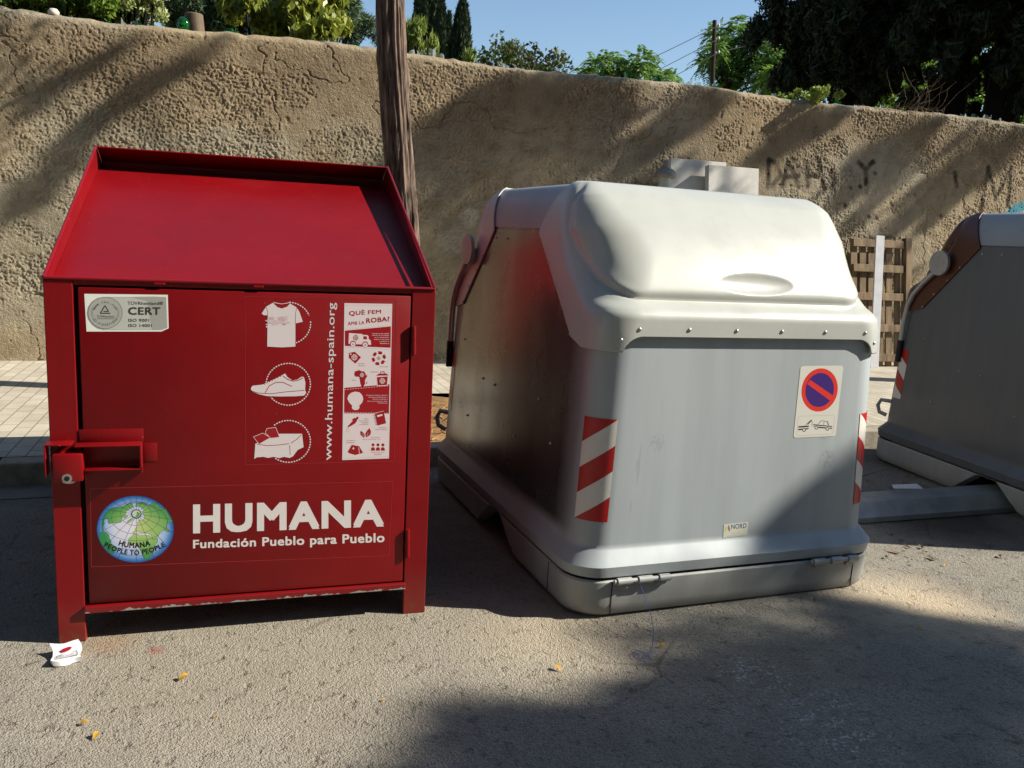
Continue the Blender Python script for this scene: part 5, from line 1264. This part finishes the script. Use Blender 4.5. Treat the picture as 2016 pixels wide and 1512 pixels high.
# dry twigs hanging over the wall
def twigs():
    p0 = on_y(1790, 205, YW-.02); root = empty('dry_vine', tuple(p0)); tag(root, 'bare dry vine twigs hanging over the wall under the dark trees', 'vine'); mb = MB()
    for k in range(44):
        x = p0[0]+random.gauss(.1, .25); z = float(wall_top(np.array([x]))[0])+.02; pts = [(x, YW+.05, z)]; up = k % 3 == 0
        dx = random.uniform(-.06, .07); q = [x, YW-.02, z+.03]
        for j in range(7):
            q = [q[0]+dx+random.uniform(-.02, .02), q[1]-random.uniform(0, .02), q[2]+(random.uniform(.02, .07) if up else random.uniform(.02, -.10)-j*.012)]; pts.append(tuple(q))
        mb.tube(pts, [.0021-.0002*j for j in range(8)], 5)
    mb.build('twigs', M_twig, root, off=tuple(p0))
twigs()

# ================================================================== POLE AND CABLES
def pole():
    a, b = on_y(1407, 40, 25), on_y(1402, 176, 25); d = (a-b)/(a[2]-b[2]); base = b-d*b[2]; root = empty('utility_pole', tuple(base)); tag(root, 'dark wooden utility pole standing against the sky', 'pole')
    mb = MB(); mb.tube([tuple(base), tuple(a)], [.085, .066], 12); mb.build('post', M_pole, root, off=tuple(base))
    ins = []
    for k, (dx, py) in enumerate(((8, 50), (8, 76), (8, 103))):
        p = on_y(1407+dx, py, 25); c = on_y(1405, py, 25); mb = MB(); mb.tube([tuple(c), tuple(p)], .012, 6); mb.lathe([(.02, -.03), (.035, 0), (.03, .04), (.01, .06)], tuple(p), 10); mb.build('insulator', M_paper, root, off=tuple(base), auto=40); ins.append(p)
    for k, (l, r, lab) in enumerate((((1190, 168), (1530, 26), 'highest cable running from the wooden pole'), ((1190, 214), (1530, 52), 'middle cable running from the wooden pole'), ((1190, 252), (1530, 80), 'lowest cable running from the wooden pole'))):
        A = on_y(l[0]-500, l[1]+205, 20.5); B = on_y(r[0]+500, r[1]-140, 31); p = ins[k]; pts = []
        for q0, q1 in ((A, p), (p, B)):
            for t in np.linspace(0, 1, 12)[(0 if q0 is A else 1):]: s = q0*(1-t)+q1*t; pts.append((s[0], s[1], s[2]-.25*4*t*(1-t)*.5))
        mb = MB(); mb.tube(pts, .011, 6); tag(mb.build('overhead_cable', M_wire), lab, 'cable', 'overhead cables')
pole()

# ================================================================== LITTER
def litter():
    # crushed cigarette packet
    c = on_z(131, 1296, 0.); root = empty('cigarette_packet', (c[0], c[1], .0), math.radians(14)); tag(root, 'crushed white cigarette packet on the road by the red bank foot', 'packet')
    bm = bmesh.new(); bmesh.ops.create_cube(bm, size=1); bmesh.ops.subdivide_edges(bm, edges=list(bm.edges), cuts=5, use_grid_fill=True)
    for v in bm.verts:
        x, y, z = v.co; h = .017+.008*math.sin(x*5+1)*math.cos(y*4); v.co = Vector((x*.088+.006*math.sin(y*6+z), y*.105+.005*math.sin(x*7), (z+.5)*h+.004*abs(x)*2+.001+.03*max(0, y)))
    mb = MB(); mb.bm(bm); mb.build('carton', M_paper, root, auto=28)
    f = lambda u, v, l: (u*.088, v*.105, .017+.008*math.sin(u*5+1)*math.cos(v*4)+.008*abs(u)+.03*max(0, v)+.0035+l*.0003)
    D = Decal(f); D.poly([(-.22, .12), (-.12, .0), (.02, -.03), (.16, .0), (.22, .12), (.1, .16), (-.1, .16)], lin(160, 26, 40), 1)
    D.line([(-.36, -.36), (.36, -.36), (.36, -.08), (-.36, -.08)], .03, lin(96, 96, 104), 1, True)
    for k in range(4): D.line([(-.3, -.14-k*.06), (.3, -.14-k*.06)], .018, lin(150, 150, 156), 1)
    D.build('printed_label', root)
    # fallen leaves
    spots = [((362, 1340), .045, 'long yellow leaf on the road in front of the red bank door', 30), ((190, 1453), .035, 'pointed yellow leaf nearest the bottom left corner', 70), ((166, 1429), .035, 'flat yellow leaf just above another near the bottom left', 10), ((755, 1381), .018, 'tiny ochre leaf on the road near the right foot of the red bank', 40),
             ((422, 1414), .018, 'tiny ochre leaf among dark pits of the road', 0), ((1098, 1319), .04, 'pale yellow leaf lying alone before the grey container corner', 110), ((1303, 1276), .035, 'yellow leaf at the end of the blue thread', 15), ((1809, 1241), .03, 'small yellow leaf in the shade at right', 20), ((1860, 1115), .028, 'yellow leaf on the broken asphalt beside the container', 60)]
    for (px, s, lab, ang) in spots:
        p = on_z(px[0], px[1]); mb = MB(); n = 7
        P = []
        for i in range(n):
            t = i/(n-1); wd = .28*math.sin(math.pi*min(1, t*1.02))**.8; zc = .10+.22*math.sin(t*3)+(.25*t*t); P.append([(t-.5, -wd, zc+.18*wd*2), (t-.5, 0, zc), (t-.5, wd, zc+.3*wd*2)])
        mb.grid(np.array(P)*s*.85); o = mb.build('fallen_leaf', M_yleaf, smooth=True); o.location = (p[0], p[1], .001); o.rotation_euler = (0, 0, math.radians(ang)); tag(o, lab, 'leaf', 'fallen yellow leaves')
    # blue thread
    a = on_y(1261, 1153, 2.89); b = on_z(1284, 1272, .004); pts = [tuple(a+(b-a)*t+np.array([0, -.05*math.sin(math.pi*t), 0])) for t in np.linspace(0, 1, 12)]
    for px, py in ((1286, 1282), (1276, 1292), (1262, 1299), (1248, 1296), (1244, 1288), (1256, 1283), (1274, 1288), (1280, 1298), (1270, 1304), (1258, 1300), (1250, 1281), (1262, 1287), (1278, 1296)): q = on_z(px, py, .004); pts.append((q[0], q[1], .004+random.uniform(0, .006)))
    mb = MB(); mb.tube(pts, .0011, 5); tag(mb.build('blue_thread', M_string), 'thin blue thread hanging from the container hinge to a coil on the road', 'thread')
    # straw in the tree pit
    mb = MB()
    for k in range(170):
        x, y = random.uniform(.9, 1.7), random.uniform(5.45, 6.6); a = random.uniform(0, 6.28); l = random.uniform(.04, .16); z = KH-.02+random.uniform(0, .04)
        mb.tube([(x, y, z), (x+l*.5*math.cos(a), y+l*.5*math.sin(a), z+random.uniform(0, .03)), (x+l*math.cos(a), y+l*math.sin(a), z+random.uniform(-.01, .02))], .0028, 4)
    tag(mb.build('straw', M_straw), 'dry straw and twigs strewn over the tree pit soil', 'straw', kind='stuff')
    # dry debris between the containers
    mb = MB()
    for k in range(60):
        p = on_z(random.gauss(1800, 60), random.gauss(950, 35)) if k < 40 else on_z(random.uniform(1720, 2010), random.uniform(1040, 1110)); a = random.uniform(0, 6.28); l = random.uniform(.01, .05); w_ = l*random.uniform(.2, .5); z = .004
        mb.add([(p[0], p[1], z), (p[0]+l*math.cos(a), p[1]+l*math.sin(a), z+.012), (p[0]+l*math.cos(a)-w_*math.sin(a), p[1]+l*math.sin(a)+w_*math.cos(a), z+.004), (p[0]-w_*math.sin(a), p[1]+w_*math.cos(a), z+.01)], [[0, 1, 2, 3]])
    tag(mb.build('debris', M_twig), 'bits of dry leaf and dirt on the road between the containers', 'debris', kind='stuff')
litter()
